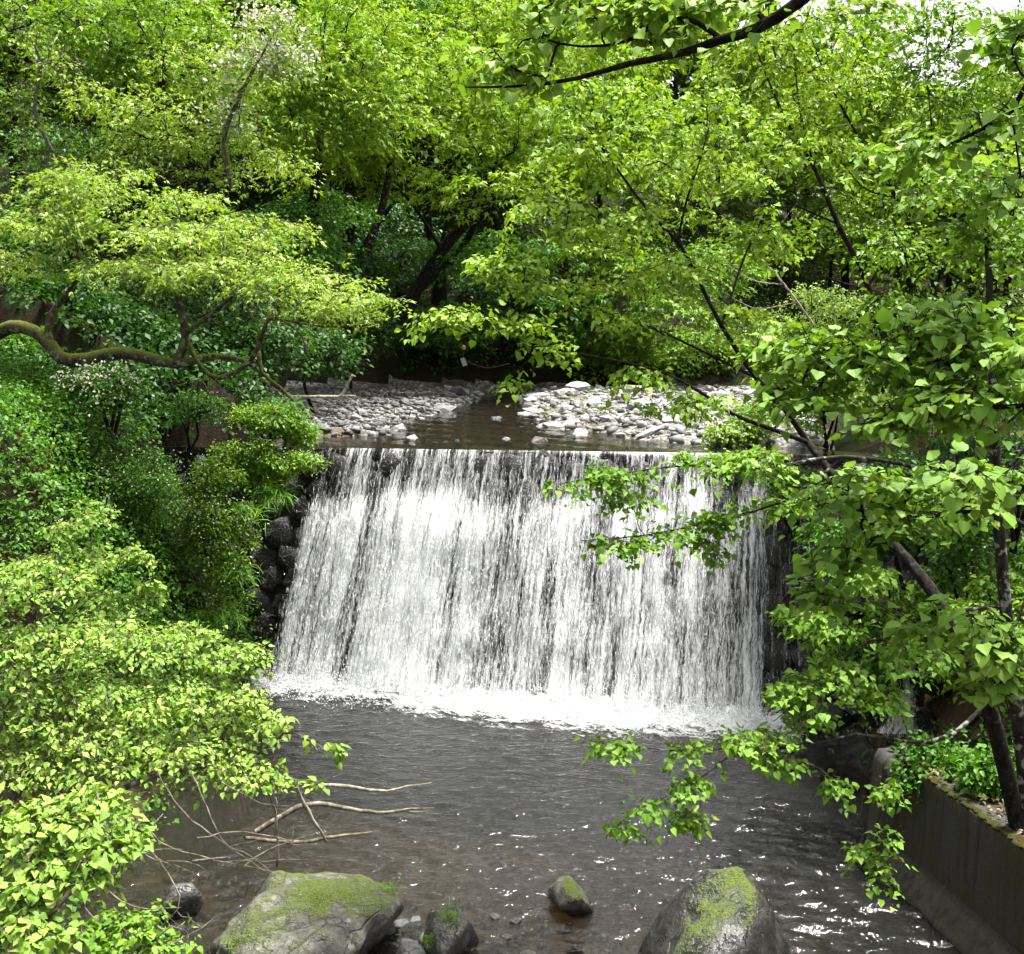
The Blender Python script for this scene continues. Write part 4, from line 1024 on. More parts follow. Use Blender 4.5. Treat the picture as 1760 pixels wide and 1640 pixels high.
# ================================================================== leaning tree of the right bank
def LS(rows, d=None): return [L(*r) for r in rows]
plant('leaning_tree', 'dark slender tree leaning from the right bank across the waterfall', 'tree', P(1765, 1480, 10.2),
      [(PL([(1768, 1490, 10.2), (1730, 1330, 10.2), (1692, 1190, 10.1), (1645, 1085, 10.4), (1592, 1003, 10.8), (1530, 930, 11.2), (1450, 840, 11.6), (1388, 760, 12)]), [0.0969, 0.0867, 0.0765, 0.0663, 0.0612, 0.0561, 0.0459, 0.03825]),
       (PL([(1388, 760, 12), (1350, 705, 12), (1300, 650, 12), (1240, 560, 11.9), (1195, 470, 11.8), (1165, 415, 11.7), (1120, 370, 11.6), (1060, 290, 11.5), (990, 190, 11.4)]), [0.0357, 0.0306, 0.02805, 0.02295, 0.0204, 0.01836, 0.01428, 0.0102, 0.00357]),
       (PL([(1165, 415, 11.7), (1180, 345, 11.7), (1205, 270, 11.6), (1230, 170, 11.6)]), [0.01428, 0.01224, 0.00816, 0.00306]),
       (PL([(1388, 760, 12), (1320, 735, 11.6), (1260, 712, 11.4), (1210, 678, 11.2), (1140, 640, 11), (1050, 618, 10.8), (950, 600, 10.7), (860, 575, 10.6)]), [0.02805, 0.0255, 0.02142, 0.01785, 0.01428, 0.0102, 0.00714, 0.00306]),
       (PL([(1300, 650, 12), (1200, 600, 11.8), (1100, 555, 11.6), (980, 520, 11.4), (860, 480, 11.3)]), [0.01785, 0.01326, 0.0102, 0.00663, 0.00255]),
       (PL([(1240, 560, 11.9), (1280, 440, 12.2), (1330, 330, 12.4), (1350, 210, 12.5)]), [0.0153, 0.01224, 0.00816, 0.00306])],
      LS([(1040, 190, 11.4, .55, .7, .35), (990, 290, 11.4, .55, .7, .35), (1100, 290, 11.6, .55, .7, .4), (1210, 220, 11.6, .45, .6, .4), (1250, 330, 12, .5, .6, .4), (940, 370, 11.3, .4, .6, .25), (1050, 400, 11.5, .6, .7, .3),
          (1150, 480, 11.6, .5, .6, .25), (880, 460, 11.2, .45, .5, .2), (970, 500, 11.3, .55, .5, .2), (1070, 560, 11.4, .5, .5, .2), (730, 540, 10.7, .3, .35, .14), (810, 550, 10.7, .42, .4, .14), (900, 565, 10.7, .4, .4, .14),
          (960, 600, 10.7, .35, .35, .12), (880, 655, 10.6, .16, .2, .08), (1100, 655, 10.9, .3, .3, .12), (1200, 700, 11, .35, .35, .14), (1130, 710, 10.8, .25, .25, .1), (1290, 560, 12, .4, .5, .25), (1330, 420, 12.4, .45, .5, .35), (1340, 250, 12.5, .45, .5, .35)]),
      500, 19, .16, .06, 'heart', 'fresh_near', 'bark', None, 710, tip_r=.0028, single=300, limb_names=('trunk', 'limb'), droop=.4, step=.14, twigs=2, tilt=.42, thick=.08)

# ================================================================== lichen-spotted tree with sprays over the pool
plant('lichen_tree', 'thin upright lichen-spotted tree with leafy sprays hanging over the pool', 'tree', P(1770, 1420, 9.2),
      [(PL([(1772, 1430, 9.2), (1745, 1200, 9.1), (1728, 1040, 9), (1714, 860, 9), (1706, 660, 9), (1700, 480, 9), (1690, 300, 9)]), [0.0612, 0.0576, 0.054, 0.0468, 0.0396, 0.0288, 0.0144]),
       (PL([(1714, 860, 9), (1600, 810, 8.6), (1450, 785, 8.3), (1310, 805, 8.1), (1180, 800, 8.1), (1060, 815, 8), (960, 832, 7.9)]), [0.0216, 0.01872, 0.01584, 0.01296, 0.00936, 0.00576, 0.00216]),
       (PL([(1450, 785, 8.3), (1350, 860, 8.1), (1230, 895, 8), (1110, 920, 7.9), (1000, 930, 7.8)]), [0.01152, 0.01008, 0.00792, 0.00504, 0.00216]),
       (PL([(1740, 1160, 9.1), (1640, 1260, 8.5), (1560, 1275, 8.2), (1470, 1262, 8), (1380, 1285, 7.8), (1270, 1285, 7.7), (1150, 1290, 7.6), (1020, 1275, 7.5)]), [0.02016, 0.018, 0.01584, 0.01296, 0.01008, 0.0072, 0.00504, 0.00216]),
       (PL([(1728, 1040, 9), (1600, 1060, 8.5), (1480, 1110, 8.2), (1400, 1180, 8), (1330, 1240, 7.9)]), [0.01728, 0.0144, 0.0108, 0.0072, 0.00288]),
       (PL([(1270, 1285, 7.7), (1200, 1340, 7.55), (1120, 1380, 7.45), (1070, 1410, 7.4)]), [0.00576, 0.00432, 0.00288, 0.00144]),
       (PL([(1560, 1275, 8.2), (1540, 1360, 7.9), (1520, 1440, 7.7), (1510, 1510, 7.6)]), [0.00648, 0.00504, 0.00288, 0.00144])],
      LS([(1210, 800, 8.1, .3, .25, .10), (1060, 820, 8, .3, .25, .08), (980, 835, 7.9, .18, .2, .06), (1080, 860, 8, .2, .2, .06), (1300, 800, 8.1, .35, .3, .12), (1330, 870, 8.1, .3, .25, .12), (1230, 900, 8, .22, .2, .10), (1050, 932, 7.85, .2, .2, .05), (1150, 920, 7.9, .22, .2, .06), (1225, 945, 8, .12, .1, .10),
          (1420, 1080, 8.1, .26, .25, .12), (1370, 1060, 8, .22, .2, .06), (1430, 1160, 8, .3, .25, .14), (1360, 1190, 7.9, .2, .2, .10), (1400, 1240, 7.8, .25, .2, .10), (1300, 1270, 7.7, .25, .2, .05), (1180, 1290, 7.6, .24, .2, .05), (1060, 1282, 7.5, .2, .15, .04), (1340, 1310, 7.7, .15, .15, .08),
          (1180, 1345, 7.5, .15, .15, .04), (1110, 1390, 7.4, .16, .15, .05), (1075, 1425, 7.4, .1, .1, .04), (1190, 1410, 7.45, .1, .1, .06), (1440, 1345, 7.8, .18, .15, .03), (1525, 1370, 7.8, .08, .1, .12), (1520, 1450, 7.7, .10, .1, .14), (1480, 1470, 7.7, .10, .1, .05), (1520, 1515, 7.6, .07, .1, .06),
          (1500, 1200, 8.3, .25, .2, .1), (1560, 1130, 8.4, .3, .3, .14), (1480, 1000, 8.3, .3, .3, .14), (1620, 700, 8.8, .4, .4, .2), (1740, 420, 9, .4, .5, .3), (1660, 330, 9, .45, .5, .3)]),
      700, 15, .12, .05, 'heart', 'spring_near', 'bark_lichen', None, 720, tip_r=.0018, single=300, limb_names=('trunk', 'limb'), droop=.5, step=.10, twigs=2, branch_mat='bark_grey', tilt=.36)

# ================================================================== large-leaved tree beside the camera, trunk to the right
def PX(px, py, d): return P(px, py, d)
TB = np.array([3.55, 4.3, gz(3.55, 4.3)])
TB[2] = 1.3
plant('linden_tree', 'large-leaved tree at the right edge reaching in with broad veined leaves', 'tree', TB,
      [([TB - np.array([0, 0, .3]), TB + np.array([.05, 0, 1.6]), TB + np.array([-.05, .05, 3.6]), TB + np.array([.05, .1, 6.0]), TB + np.array([0, .2, 8.2])], [0.1224, 0.108, 0.0936, 0.072, 0.036]),
       ([TB + np.array([-.03, .03, 3.3]), P(1900, 700, 4.7), P(1760, 640, 4.9), P(1620, 625, 5.1), P(1480, 630, 5.3), P(1320, 612, 5.6)], [0.036, 0.0252, 0.01872, 0.0144, 0.00936, 0.00288]),
       ([TB + np.array([-.03, .03, 3.0]), P(1880, 760, 4.6), P(1720, 700, 4.8), P(1600, 705, 4.9), P(1530, 735, 4.95)], [0.0288, 0.0216, 0.0144, 0.00936, 0.00288]),
       ([TB + np.array([-.03, .03, 2.6]), P(1860, 800, 4.2), P(1740, 800, 4.2), P(1660, 835, 4.2)], [0.0252, 0.018, 0.0108, 0.00288]),
       ([TB + np.array([0, .03, 2.4]), P(1840, 950, 5.2), P(1640, 880, 5.5), P(1500, 930, 5.5), P(1420, 1040, 5.4)], [0.0288, 0.0216, 0.01584, 0.01008, 0.00288]),
       ([TB + np.array([0, .03, 2.2]), P(1850, 1020, 4.8), P(1740, 1090, 4.7), P(1700, 1180, 4.6)], [0.0216, 0.0144, 0.00864, 0.00288]),
       ([TB + np.array([0, .08, 5.2]), P(1850, 120, 5), P(1740, 190, 5.1), P(1640, 245, 5.3), P(1530, 262, 5.5)], [0.0324, 0.02304, 0.01584, 0.01008, 0.00288]),
       ([TB + np.array([0, .15, 6.6]), P(1620, -190, 4.7), P(1480, -90, 4.85), P(1375, 2, 5), P(1300, 50, 5.1), P(1240, 68, 5.15), P(1170, 92, 5.2), P(1080, 110, 5.3), P(990, 135, 5.4), P(900, 148, 5.5), P(800, 150, 5.6)], [0.054, 0.04464, 0.03744, 0.0324, 0.0288, 0.02592, 0.02232, 0.01656, 0.01224, 0.00792, 0.0036]),
       (  [P(1240, 68, 5.15), P(1200, 40, 5.2), P(1150, 30, 5.3), P(1080, 70, 5.4), P(1000, 80, 5.5), P(930, 65, 5.6), P(890, 30, 5.65)], [0.0144, 0.01224, 0.01008, 0.00792, 0.00576, 0.00432, 0.00216]),
       (  [P(1320, 45, 5.1), P(1280, 0, 5.2), P(1180, -30, 5.3), P(1060, 10, 5.4)], [0.0144, 0.0108, 0.0072, 0.00288])],
      LS([(1330, 610, 5.6, .16, .2, .08), (1420, 600, 5.4, .25, .2, .10), (1500, 620, 5.3, .28, .25, .10), (1600, 600, 5.1, .28, .25, .12), (1700, 620, 4.9, .26, .25, .12), (1380, 680, 5.4, .2, .2, .08), (1560, 690, 5, .22, .2, .08), (1530, 730, 4.95, .14, .14, .06), (1670, 700, 4.8, .25, .2, .1), (1640, 560, 5.2, .3, .25, .12),
          (1690, 815, 4.2, .14, .14, .05), (1740, 830, 4.2, .12, .12, .06), (1480, 830, 5.5, .25, .2, .10), (1400, 850, 5.5, .2, .2, .1), (1540, 890, 5.5, .22, .2, .1), (1440, 960, 5.4, .16, .15, .10), (1410, 1020, 5.4, .10, .1, .08), (1620, 850, 5.4, .25, .2, .12), (1700, 1100, 4.6, .14, .14, .1), (1720, 1170, 4.6, .08, .1, .06), (1600, 1060, 5, .2, .1, .06),
          (1560, 258, 5.4, .14, .15, .04), (1650, 245, 5.3, .2, .15, .05), (1730, 200, 5.1, .14, .15, .08), (1735, 70, 5.1, .1, .1, .12), (1745, 330, 5, .1, .1, .08),
          (1300, 20, 5.1, .12, .1, .04), (1130, 60, 5.25, .15, .1, .04), (900, 130, 5.5, .15, .1, .04), (1180, 10, 5.3, .25, .2, .06), (1080, 30, 5.4, .22, .2, .08), (940, 60, 5.6, .16, .2, .06), (1000, 0, 5.5, .2, .2, .06), (850, 110, 5.6, .12, .15, .06)]),
      720, 8.5, .13, .054, 'round', 'linden', 'bark', None, 730, tip_r=.0022, single=300, limb_names=('trunk', 'limb'), droop=.4, step=.10, twigs=2, tilt=.33)

# ================================================================== airy trees of the right bank above the dam
def airy(label, trunk, rad, limbs, lobes, n, seed, mat='spring', size=.085, R=.32, per=20):
    pts = PL(trunk)
    plant('airy_tree', label, 'tree', pts[0], [(pts, rad)] + [(PL(a), b) for a, b in limbs], LS(lobes), n, per, R, size, 'ovate', mat, 'bark', 'open trees on the right bank above the dam', seed, tip_r=.0045, limb_names=('trunk', 'limb'), step=.3, droop=.35, tilt=.42)
airy('open-crowned tree whose dark stem forks in front of the pale slope', [(1560, 720, 17), (1495, 500, 17), (1440, 385, 17), (1400, 290, 17), (1345, 195, 17), (1290, 60, 17)], [0.0715, 0.055, 0.044, 0.033, 0.022, 0.0066],
     [([(1400, 290, 17), (1375, 190, 17), (1362, 60, 17)], [0.01925, 0.01375, 0.0055]), ([(1440, 385, 17), (1360, 350, 17), (1250, 300, 16.8)], [0.0165, 0.011, 0.0033]), ([(1495, 500, 17), (1400, 470, 16.6), (1300, 420, 16.4)], [0.0165, 0.011, 0.0033])],
     [(1290, 120, 17, .9, .9, .6), (1380, 70, 17, .8, .8, .6), (1350, 200, 17, .8, .8, .4), (1260, 290, 16.8, .7, .7, .35), (1430, 260, 17, .7, .7, .4), (1310, 420, 16.4, .7, .7, .3), (1450, 160, 17, .7, .7, .5)], 230, 740, 'yellow')
airy('slender tree with long diagonal grey stem at the upper right', [(1680, 720, 18.5), (1610, 500, 18.5), (1540, 340, 18.5), (1475, 235, 18.5), (1415, 120, 18.5), (1380, 20, 18.5)], [0.077, 0.0605, 0.044, 0.03025, 0.0165, 0.0055],
     [([(1540, 340, 18.5), (1480, 320, 18.3), (1420, 235, 18.2)], [0.0165, 0.0121, 0.0044]), ([(1610, 500, 18.5), (1640, 340, 18.5), (1660, 200, 18.5)], [0.0275, 0.01925, 0.0066]), ([(1560, 380, 18.5), (1600, 250, 18.4), (1590, 120, 18.4)], [0.022, 0.01375, 0.0055])],
     [(1500, 150, 18.5, .9, .9, .5), (1590, 140, 18.4, .8, .8, .5), (1660, 210, 18.5, .9, .9, .5), (1540, 290, 18.3, .8, .8, .4), (1640, 350, 18.4, .9, .9, .4), (1470, 380, 18, .8, .8, .4), (1720, 300, 18.5, .8, .8, .5), (1720, 150, 18.5, .9, .9, .5), (1680, 60, 18.5, .9, .9, .4), (1600, 40, 18.4, .8, .7, .4), (1520, 60, 18.4, .7, .6, .35)], 340, 741, 'spring')
airy('leafy tree at the right edge with a dark twisted stem', [(1720, 700, 14), (1712, 520, 14), (1700, 420, 14), (1705, 330, 14), (1690, 200, 14)], [0.055, 0.044, 0.033, 0.02475, 0.0066],
     [([(1712, 520, 14), (1600, 450, 14), (1520, 420, 14)], [0.01925, 0.01375, 0.0044]), ([(1700, 420, 14), (1760, 330, 14), (1800, 250, 14)], [0.0165, 0.011, 0.0044])],
     [(1560, 440, 14, .7, .7, .35), (1700, 300, 14, .7, .7, .45), (1650, 430, 14, .7, .7, .4), (1740, 420, 14, .6, .6, .4), (1560, 540, 13.8, .8, .7, .35), (1680, 540, 13.8, .7, .7, .35)], 230, 742, 'spring', .075)

# ================================================================== shrubs
def shrub(name, label, group, c, r, n, per, R, size, leaf, mat, seed, base=None, **kw):
    c = np.asarray(c)
    b = np.array([c[0] + rng.normal(0, .1), c[1] + .15, (gz(c[0], c[1] + .15) if base is None else base)])
    b[2] = max(b[2], c[2] - max(r) * 1.3) if base is None else b[2]
    if b[2] > c[2] - .15: b[2] = c[2] - max(r) * .8
    lim = []
    for k in range(3):
        e = c + rng.normal(0, .35, 3) * np.array(r)
        lim.append(([b + rng.normal(0, .05, 3), b * .45 + e * .55 + rng.normal(0, .08, 3), e], [.03, .022, .008]))
    rq = np.random.default_rng(seed * 7 + 1)
    lb = [(c, tuple(q * .62 for q in r))]
    for _ in range(7):
        d = unit(rq.normal(size=3)); k = rq.uniform(.28, .5)
        lb.append((c + d * np.array(r) * rq.uniform(.55, .95), tuple(q * k for q in r)))
    return plant(name, label, 'shrub', b, lim, lb, n, per, R, size, leaf, mat, 'bark', group, seed, tip_r=.003, limb_names=('stem', 'stem'), step=.2, twigs=2, **kw)
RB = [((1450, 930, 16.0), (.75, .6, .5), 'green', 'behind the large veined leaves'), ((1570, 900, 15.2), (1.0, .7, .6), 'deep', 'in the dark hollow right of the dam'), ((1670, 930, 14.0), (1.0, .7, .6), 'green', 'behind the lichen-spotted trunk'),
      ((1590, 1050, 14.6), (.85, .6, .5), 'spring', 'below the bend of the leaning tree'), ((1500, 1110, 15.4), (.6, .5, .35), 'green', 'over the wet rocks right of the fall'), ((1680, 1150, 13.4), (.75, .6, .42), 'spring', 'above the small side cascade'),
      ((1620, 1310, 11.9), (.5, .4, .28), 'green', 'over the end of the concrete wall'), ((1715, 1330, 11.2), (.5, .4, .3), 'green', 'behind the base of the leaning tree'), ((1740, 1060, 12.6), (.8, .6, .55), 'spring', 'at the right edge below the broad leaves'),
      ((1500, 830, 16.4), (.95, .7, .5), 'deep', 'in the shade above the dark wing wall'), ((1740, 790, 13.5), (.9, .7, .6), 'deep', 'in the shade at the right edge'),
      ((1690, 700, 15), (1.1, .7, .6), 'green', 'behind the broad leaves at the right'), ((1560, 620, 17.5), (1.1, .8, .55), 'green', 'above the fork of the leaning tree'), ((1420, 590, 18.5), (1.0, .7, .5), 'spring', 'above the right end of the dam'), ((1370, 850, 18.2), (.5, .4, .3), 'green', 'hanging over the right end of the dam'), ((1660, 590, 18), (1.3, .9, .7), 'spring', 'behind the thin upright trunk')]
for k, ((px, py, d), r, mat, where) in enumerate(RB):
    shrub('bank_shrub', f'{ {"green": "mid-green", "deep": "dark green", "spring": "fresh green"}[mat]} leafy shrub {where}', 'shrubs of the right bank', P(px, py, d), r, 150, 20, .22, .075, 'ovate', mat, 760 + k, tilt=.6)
HB = [((1300, 720, 20.8), (.6, .6, .45), 'at the right end of the gravel bar by the crest'), ((1350, 660, 23), (.8, .8, .6), 'between the gravel bar and the leaning tree'), ((1330, 590, 27), (.9, .9, .7), 'behind the leaning tree at the back of the bar'), ((1430, 690, 20), (.8, .8, .6), 'right of the fork of the leaning tree'), ((1400, 530, 30), (1.4, 1.2, .8), 'on the slope above the gravel bar'), ((1500, 640, 21), (1, 1, .7), 'behind the broad near leaves'), ((1260, 745, 20.6), (.35, .4, .2), 'low at the water edge of the gravel bar')]
for k, ((px, py, d), r, where) in enumerate(HB):
    shrub('willow_shrub', f'pale willowy shrub {where}', 'pale shrubs right of the gravel bar', P(px, py, d), r, 130, 20, .26, .085, 'diamond', 'pale', 790 + k, tilt=.7)

# ================================================================== left bank: creepers, blossom, grass
shrub('flowering_shrub', 'shrub topped with white blossom in front of the mossy trunk', None, P(180, 665, 17.2), (.62, .5, .42), 170, 22, .2, .06, 'ovate', 'green', 810, flower=(700, 'petal', .055, .17))
shrub('flowering_creeper', 'mass of small white-flowered creeper hanging beside the waterfall', None, P(395, 930, 18.0), (.75, .45, 1.25), 420, 24, .2, .055, 'ovate', 'spring', 811, base=3.9, flower=(700, 'petal', .036, .18), lift=-.2)
shrub('flowering_creeper', 'white-flowered creeper left of the dark seeping gap', None, P(235, 890, 16.7), (.62, .5, .95), 260, 24, .2, .05, 'ovate', 'green', 812, base=3.9, flower=(420, 'petal', .036, .18), lift=-.2)
shrub('flowering_creeper', 'creeper draped over the corner of the dam beside the crest', None, P(440, 790, 18.9), (1.0, .4, .42), 300, 24, .2, .055, 'ovate', 'spring', 813, base=4.2, flower=(120, 'petal', .03, .16), lift=-.2)
LB = [((60, 730, 16.8), (.8, .5, .5), 'green', 'under the left end of the mossy trunk'), ((120, 800, 16.6), (.6, .5, .4), 'deep', 'in the shaded middle of the left bank'), ((330, 700, 18.6), (.7, .4, .3), 'green', 'on top of the bank under the mossy limb'), ((450, 710, 19), (.6, .4, .28), 'spring', 'on the bank top near the gravel bar'), ((40, 880, 15.6), (.7, .5, .45), 'green', 'at the left edge above the lime shrub'), ((150, 930, 16), (.5, .4, .4), 'green', 'half way down the left bank'), ((500, 735, 19.3), (.4, .4, .3), 'spring', 'at the very corner of the crest'), ((30, 640, 18), (.7, .5, .4), 'green', 'beside the root of the mossy tree')]
for k, ((px, py, d), r, mat, where) in enumerate(LB):
    shrub('bank_shrub', f'small leafy shrub {where}', 'shrubs of the left bank', P(px, py, d), r, 110, 22, .2, .058, 'ovate', mat, 820 + k)
def tuft(label, c, n, ln, seed, mat='grass', hang=.7, spread=.14):
    r = np.random.default_rng(seed); c = np.asarray(c)
    pos = c + r.normal(0, spread, (n, 3)) * np.array([1, .6, .5])
    a = np.stack([r.normal(0, .55, n), r.normal(-.35, .35, n), r.normal(.55 - hang, .3, n)], 1)
    nm = np.stack([r.normal(0, .3, n), r.normal(0, .3, n), np.ones(n)], 1)
    t = empty('grass_tuft', tuple(c)); tag(t, label, 'grass', 'grass tufts')
    child_inv(link('blades', leaves_mesh('blades', 'blade', pos, a, nm, ln * r.uniform(.5, 1.2, n)), M[mat], kind='stuff'), t)
for k, (px, py, d, n, ln, where) in enumerate(((520, 745, 19.6, 360, .34, 'spilling over the corner of the crest'), (495, 710, 19.3, 300, .35, 'on the bank top by the crest'), (420, 880, 18.1, 200, .34, 'high in the creeper beside the fall'), (405, 985, 17.7, 200, .32, 'half way down the creeper'), (385, 1055, 17.5, 180, .3, 'at the lower right of the creeper'), (305, 1070, 17.3, 180, .3, 'at the foot of the white-flowered creeper'), (470, 850, 18.6, 200, .4, 'at the right rim of the creeper'), (90, 1060, 15.2, 200, .4, 'low on the left bank'))):
    tuft(f'drooping grass tuft {where}', P(px, py, d), n, ln, 840 + k, spread=.2 if n > 400 else .14)

# ground cover on the banks and slopes
def cover(name, label, n, xr, yr, test, per, R, size, leaf, mat, seed, lift=.12):
    r = np.random.default_rng(seed)
    x = r.uniform(*xr, n); y = r.uniform(*yr, n); k = test(x, y); x, y = x[k], y[k]
    z = ground_z(x, y); e = .15
    nx, ny = -(ground_z(x + e, y) - ground_z(x - e, y)) / (2 * e), -(ground_z(x, y + e) - ground_z(x, y - e)) / (2 * e)
    nrm = unit(np.stack([np.clip(nx, -3, 3), np.clip(ny, -3, 3), np.ones(len(x))], 1))
    tg = np.stack([x, y, z], 1) + nrm * (lift * r.random((len(x), 1)) * 2 + .03)
    td = unit(r.normal(0, 1, (len(x), 3)) + nrm * .4)
    pos, ax, nm, sz = spray_leaves(tg, td, per, R, size, seed=seed)
    nm = unit(nm + nrm[np.repeat(np.arange(len(x)), 1)][r.integers(0, len(x), len(nm))] * 0)
    tag(link(name, leaves_mesh(name, leaf, pos, ax, nm, sz), M[mat]), label, 'ground cover', kind='stuff')
cover('creeper_cover', 'low green creepers covering the left bank', 3200, (-13, -4.5), (7, 19.6), lambda x, y: fbm(x * .9, y * .9, seed=12) > .33, 13, .24, .075, 'diamond', 'green', 850, .2)
cover('creeper_cover', 'leafy creepers over the bank top below the mossy tree', 4600, (-14, -4.4), (18.5, 26), lambda x, y: (ground_z(x, y) > 4.3), 11, .3, .13, 'diamond', 'deep', 857, .4)
cover('creeper_cover', 'dense small-leaved creepers on the steep bank left of the dam', 2200, (-8.5, -4.5), (13.5, 19.7), lambda x, y: ground_z(x, y) > .3, 15, .2, .065, 'diamond', 'green', 858, .28)
cover('creeper_cover', 'bright young creepers scattered over the left bank', 800, (-13, -4.6), (7, 19.2), lambda x, y: fbm(x * .7, y * .7, seed=13) > .5, 11, .22, .075, 'diamond', 'spring', 851, .25)
cover('undergrowth', 'dark undergrowth on the shaded slope left of the stream', 4200, (-34, -4.5), (20.8, 62), lambda x, y: (ground_z(x, y) > 4.75), 12, .5, .15, 'diamond', 'deep', 852, .35)  # slope shade painted in through the dark leaf colour
cover('undergrowth', 'shade-darkened undergrowth at the foot of the hill', 3000, (-14, 16), (42.5, 60), lambda x, y: (ground_z(x, y) > 4.9), 12, .5, .16, 'diamond', 'deep', 853, .4)  # leaf colour darkened in place of shade below the trees
cover('undergrowth', 'pale scrub covering the slope right of the gravel bar', 7000, (6, 60), (20, 100), lambda x, y: (ground_z(x, y) > 4.42) & (x < y * .56), 13, .55, .17, 'diamond', 'pale', 854, .5)
cover('undergrowth', 'leafy ground cover on the right bank beside the pool', 1500, (4.9, 13), (7, 19), lambda x, y: fbm(x, y, seed=15) > .42, 13, .22, .07, 'diamond', 'green', 855, .15)
cover('undergrowth', 'sparse weeds between the stones of the right gravel bar', 260, (.8, 8.5), (20.8, 44), lambda x, y: (fbm(x * .7, y * .7, seed=16) > .53) & (x > chan_r(y) + .6), 12, .2, .06, 'diamond', 'pale', 856, .06)

# ================================================================== lime shrubs in the left foreground
def lime(label, base, stems, lobes, n, per, R, size, leaf, seed, mat='lime_near', tip_r=.0026, **kw):
    plant('lime_shrub', label, 'shrub', base, [(s, r) for s, r in stems], LS(lobes), n, per, R, size, leaf, mat, 'bark_grey', 'bright shrubs in the left foreground', seed, tip_r=tip_r, single=300, limb_names=('stem', 'stem'), step=.12, twigs=2, tilt=.33, thick=.1, **kw)
b1 = np.array([-4.9, 8.4, 1.6])
lime('broad lime-green shrub spreading in tiers towards the foot of the waterfall', b1,
     [([b1, P(60, 1330, 8.3), P(140, 1200, 8.6), P(300, 1130, 9.0), P(440, 1150, 9.2)], [.06, .05, .035, .02, .006]), ([b1 + np.array([.05, 0, 0]), P(120, 1400, 8.0), P(280, 1330, 8.2), P(460, 1310, 8.4)], [.05, .04, .025, .006]), ([b1, P(0, 1250, 8.4), P(60, 1080, 8.8), P(120, 1000, 9)], [.05, .04, .02, .006])],
     [(60, 1010, 8.9, .45, .5, .2), (40, 1120, 8.6, .45, .5, .2), (160, 1110, 8.8, .5, .5, .2), (290, 1110, 9.0, .45, .5, .12), (390, 1130, 9.1, .35, .4, .10), (100, 1210, 8.5, .5, .5, .2), (230, 1200, 8.6, .5, .5, .2), (350, 1210, 8.7, .45, .4, .2), (430, 1250, 8.7, .28, .3, .14), (60, 1310, 8.2, .4, .4, .2), (180, 1290, 8.2, .45, .4, .2), (310, 1300, 8.3, .45, .4, .18), (400, 1330, 8.3, .3, .3, .12), (460, 1340, 8.3, .16, .2, .06)],
     980, 16, .13, .048, 'toothed', 870)
b2 = np.array([-5.6, 11.0, 2.2])
lime('upright lime sprigs rising in front of the creeper wall', b2, [([b2, P(130, 1120, 10.8), P(150, 1000, 10.8), P(160, 900, 10.8)], [.03, .025, .015, .004]), ([b2, P(200, 1130, 10.6), P(250, 1050, 10.5), P(265, 960, 10.5)], [.025, .02, .012, .003]), ([b2, P(110, 1050, 10.8), P(105, 950, 10.8), P(95, 890, 10.8)], [.025, .02, .01, .003])],
     [(165, 880, 10.8, .16, .2, .14), (110, 910, 10.8, .15, .2, .10), (140, 960, 10.8, .3, .3, .14), (225, 960, 10.6, .18, .2, .12), (220, 1040, 10.6, .28, .25, .12), (60, 980, 10.6, .3, .3, .14), (250, 1020, 10.5, .14, .15, .12), (180, 1040, 10.7, .3, .3, .14)], 170, 13, .12, .054, 'toothed', 871)
b3 = np.array([-3.6, 6.2, 1.4])
lime('large-leaved lime shrub in the bottom left corner', b3, [([b3, P(20, 1560, 6.2), P(60, 1450, 6.4), P(140, 1380, 6.6)], [.04, .03, .02, .006]), ([b3, P(80, 1580, 6.1), P(160, 1500, 6.3), P(220, 1440, 6.5)], [.03, .025, .014, .004]), ([b3, P(0, 1500, 6.3), P(-30, 1400, 6.5)], [.03, .02, .006])],
     [(50, 1420, 6.5, .26, .3, .14), (140, 1400, 6.6, .26, .3, .12), (210, 1440, 6.5, .16, .2, .10), (60, 1520, 6.2, .2, .25, .12), (130, 1490, 6.3, .2, .2, .10), (30, 1590, 6.0, .14, .2, .10), (70, 1620, 5.9, .14, .2, .06)], 230, 12, .11, .058, 'heart', 872)
b4 = np.array([-3.0, 7.2, .6])
lime('low green shrub at the water edge beneath the lime shrubs', b4, [([b4, P(180, 1600, 7.0), P(240, 1580, 7.0)], [.02, .014, .004]), ([b4, P(260, 1620, 6.9), P(320, 1600, 6.9)], [.018, .012, .004])],
     [(170, 1600, 7.0, .18, .2, .08), (240, 1590, 7.0, .16, .2, .08), (300, 1620, 6.9, .12, .15, .05), (210, 1640, 6.8, .2, .2, .06)], 90, 11, .10, .05, 'heart', 873, mat='spring_near')
b5 = np.array([-2.6, 9.0, 1.2])
lime('sprig of lime leaves reaching out alone over the pool', P(440, 1300, 8.6), [(PL([(440, 1300, 8.6), (490, 1260, 8.5), (530, 1270, 8.45), (575, 1300, 8.4)]), [.012, .008, .005, .002]), (PL([(460, 1350, 8.4), (510, 1340, 8.3), (545, 1345, 8.3)]), [.008, .005, .002]), (PL([(470, 1280, 8.5), (495, 1235, 8.5), (500, 1220, 8.5)]), [.006, .004, .002])],
     [(500, 1230, 8.5, .06, .06, .06), (540, 1270, 8.45, .07, .06, .03), (578, 1290, 8.4, .05, .05, .07), (500, 1350, 8.35, .14, .1, .03), (545, 1345, 8.3, .05, .05, .02), (470, 1260, 8.5, .1, .1, .08)], 26, 7, .07, .06, 'toothed', 874)


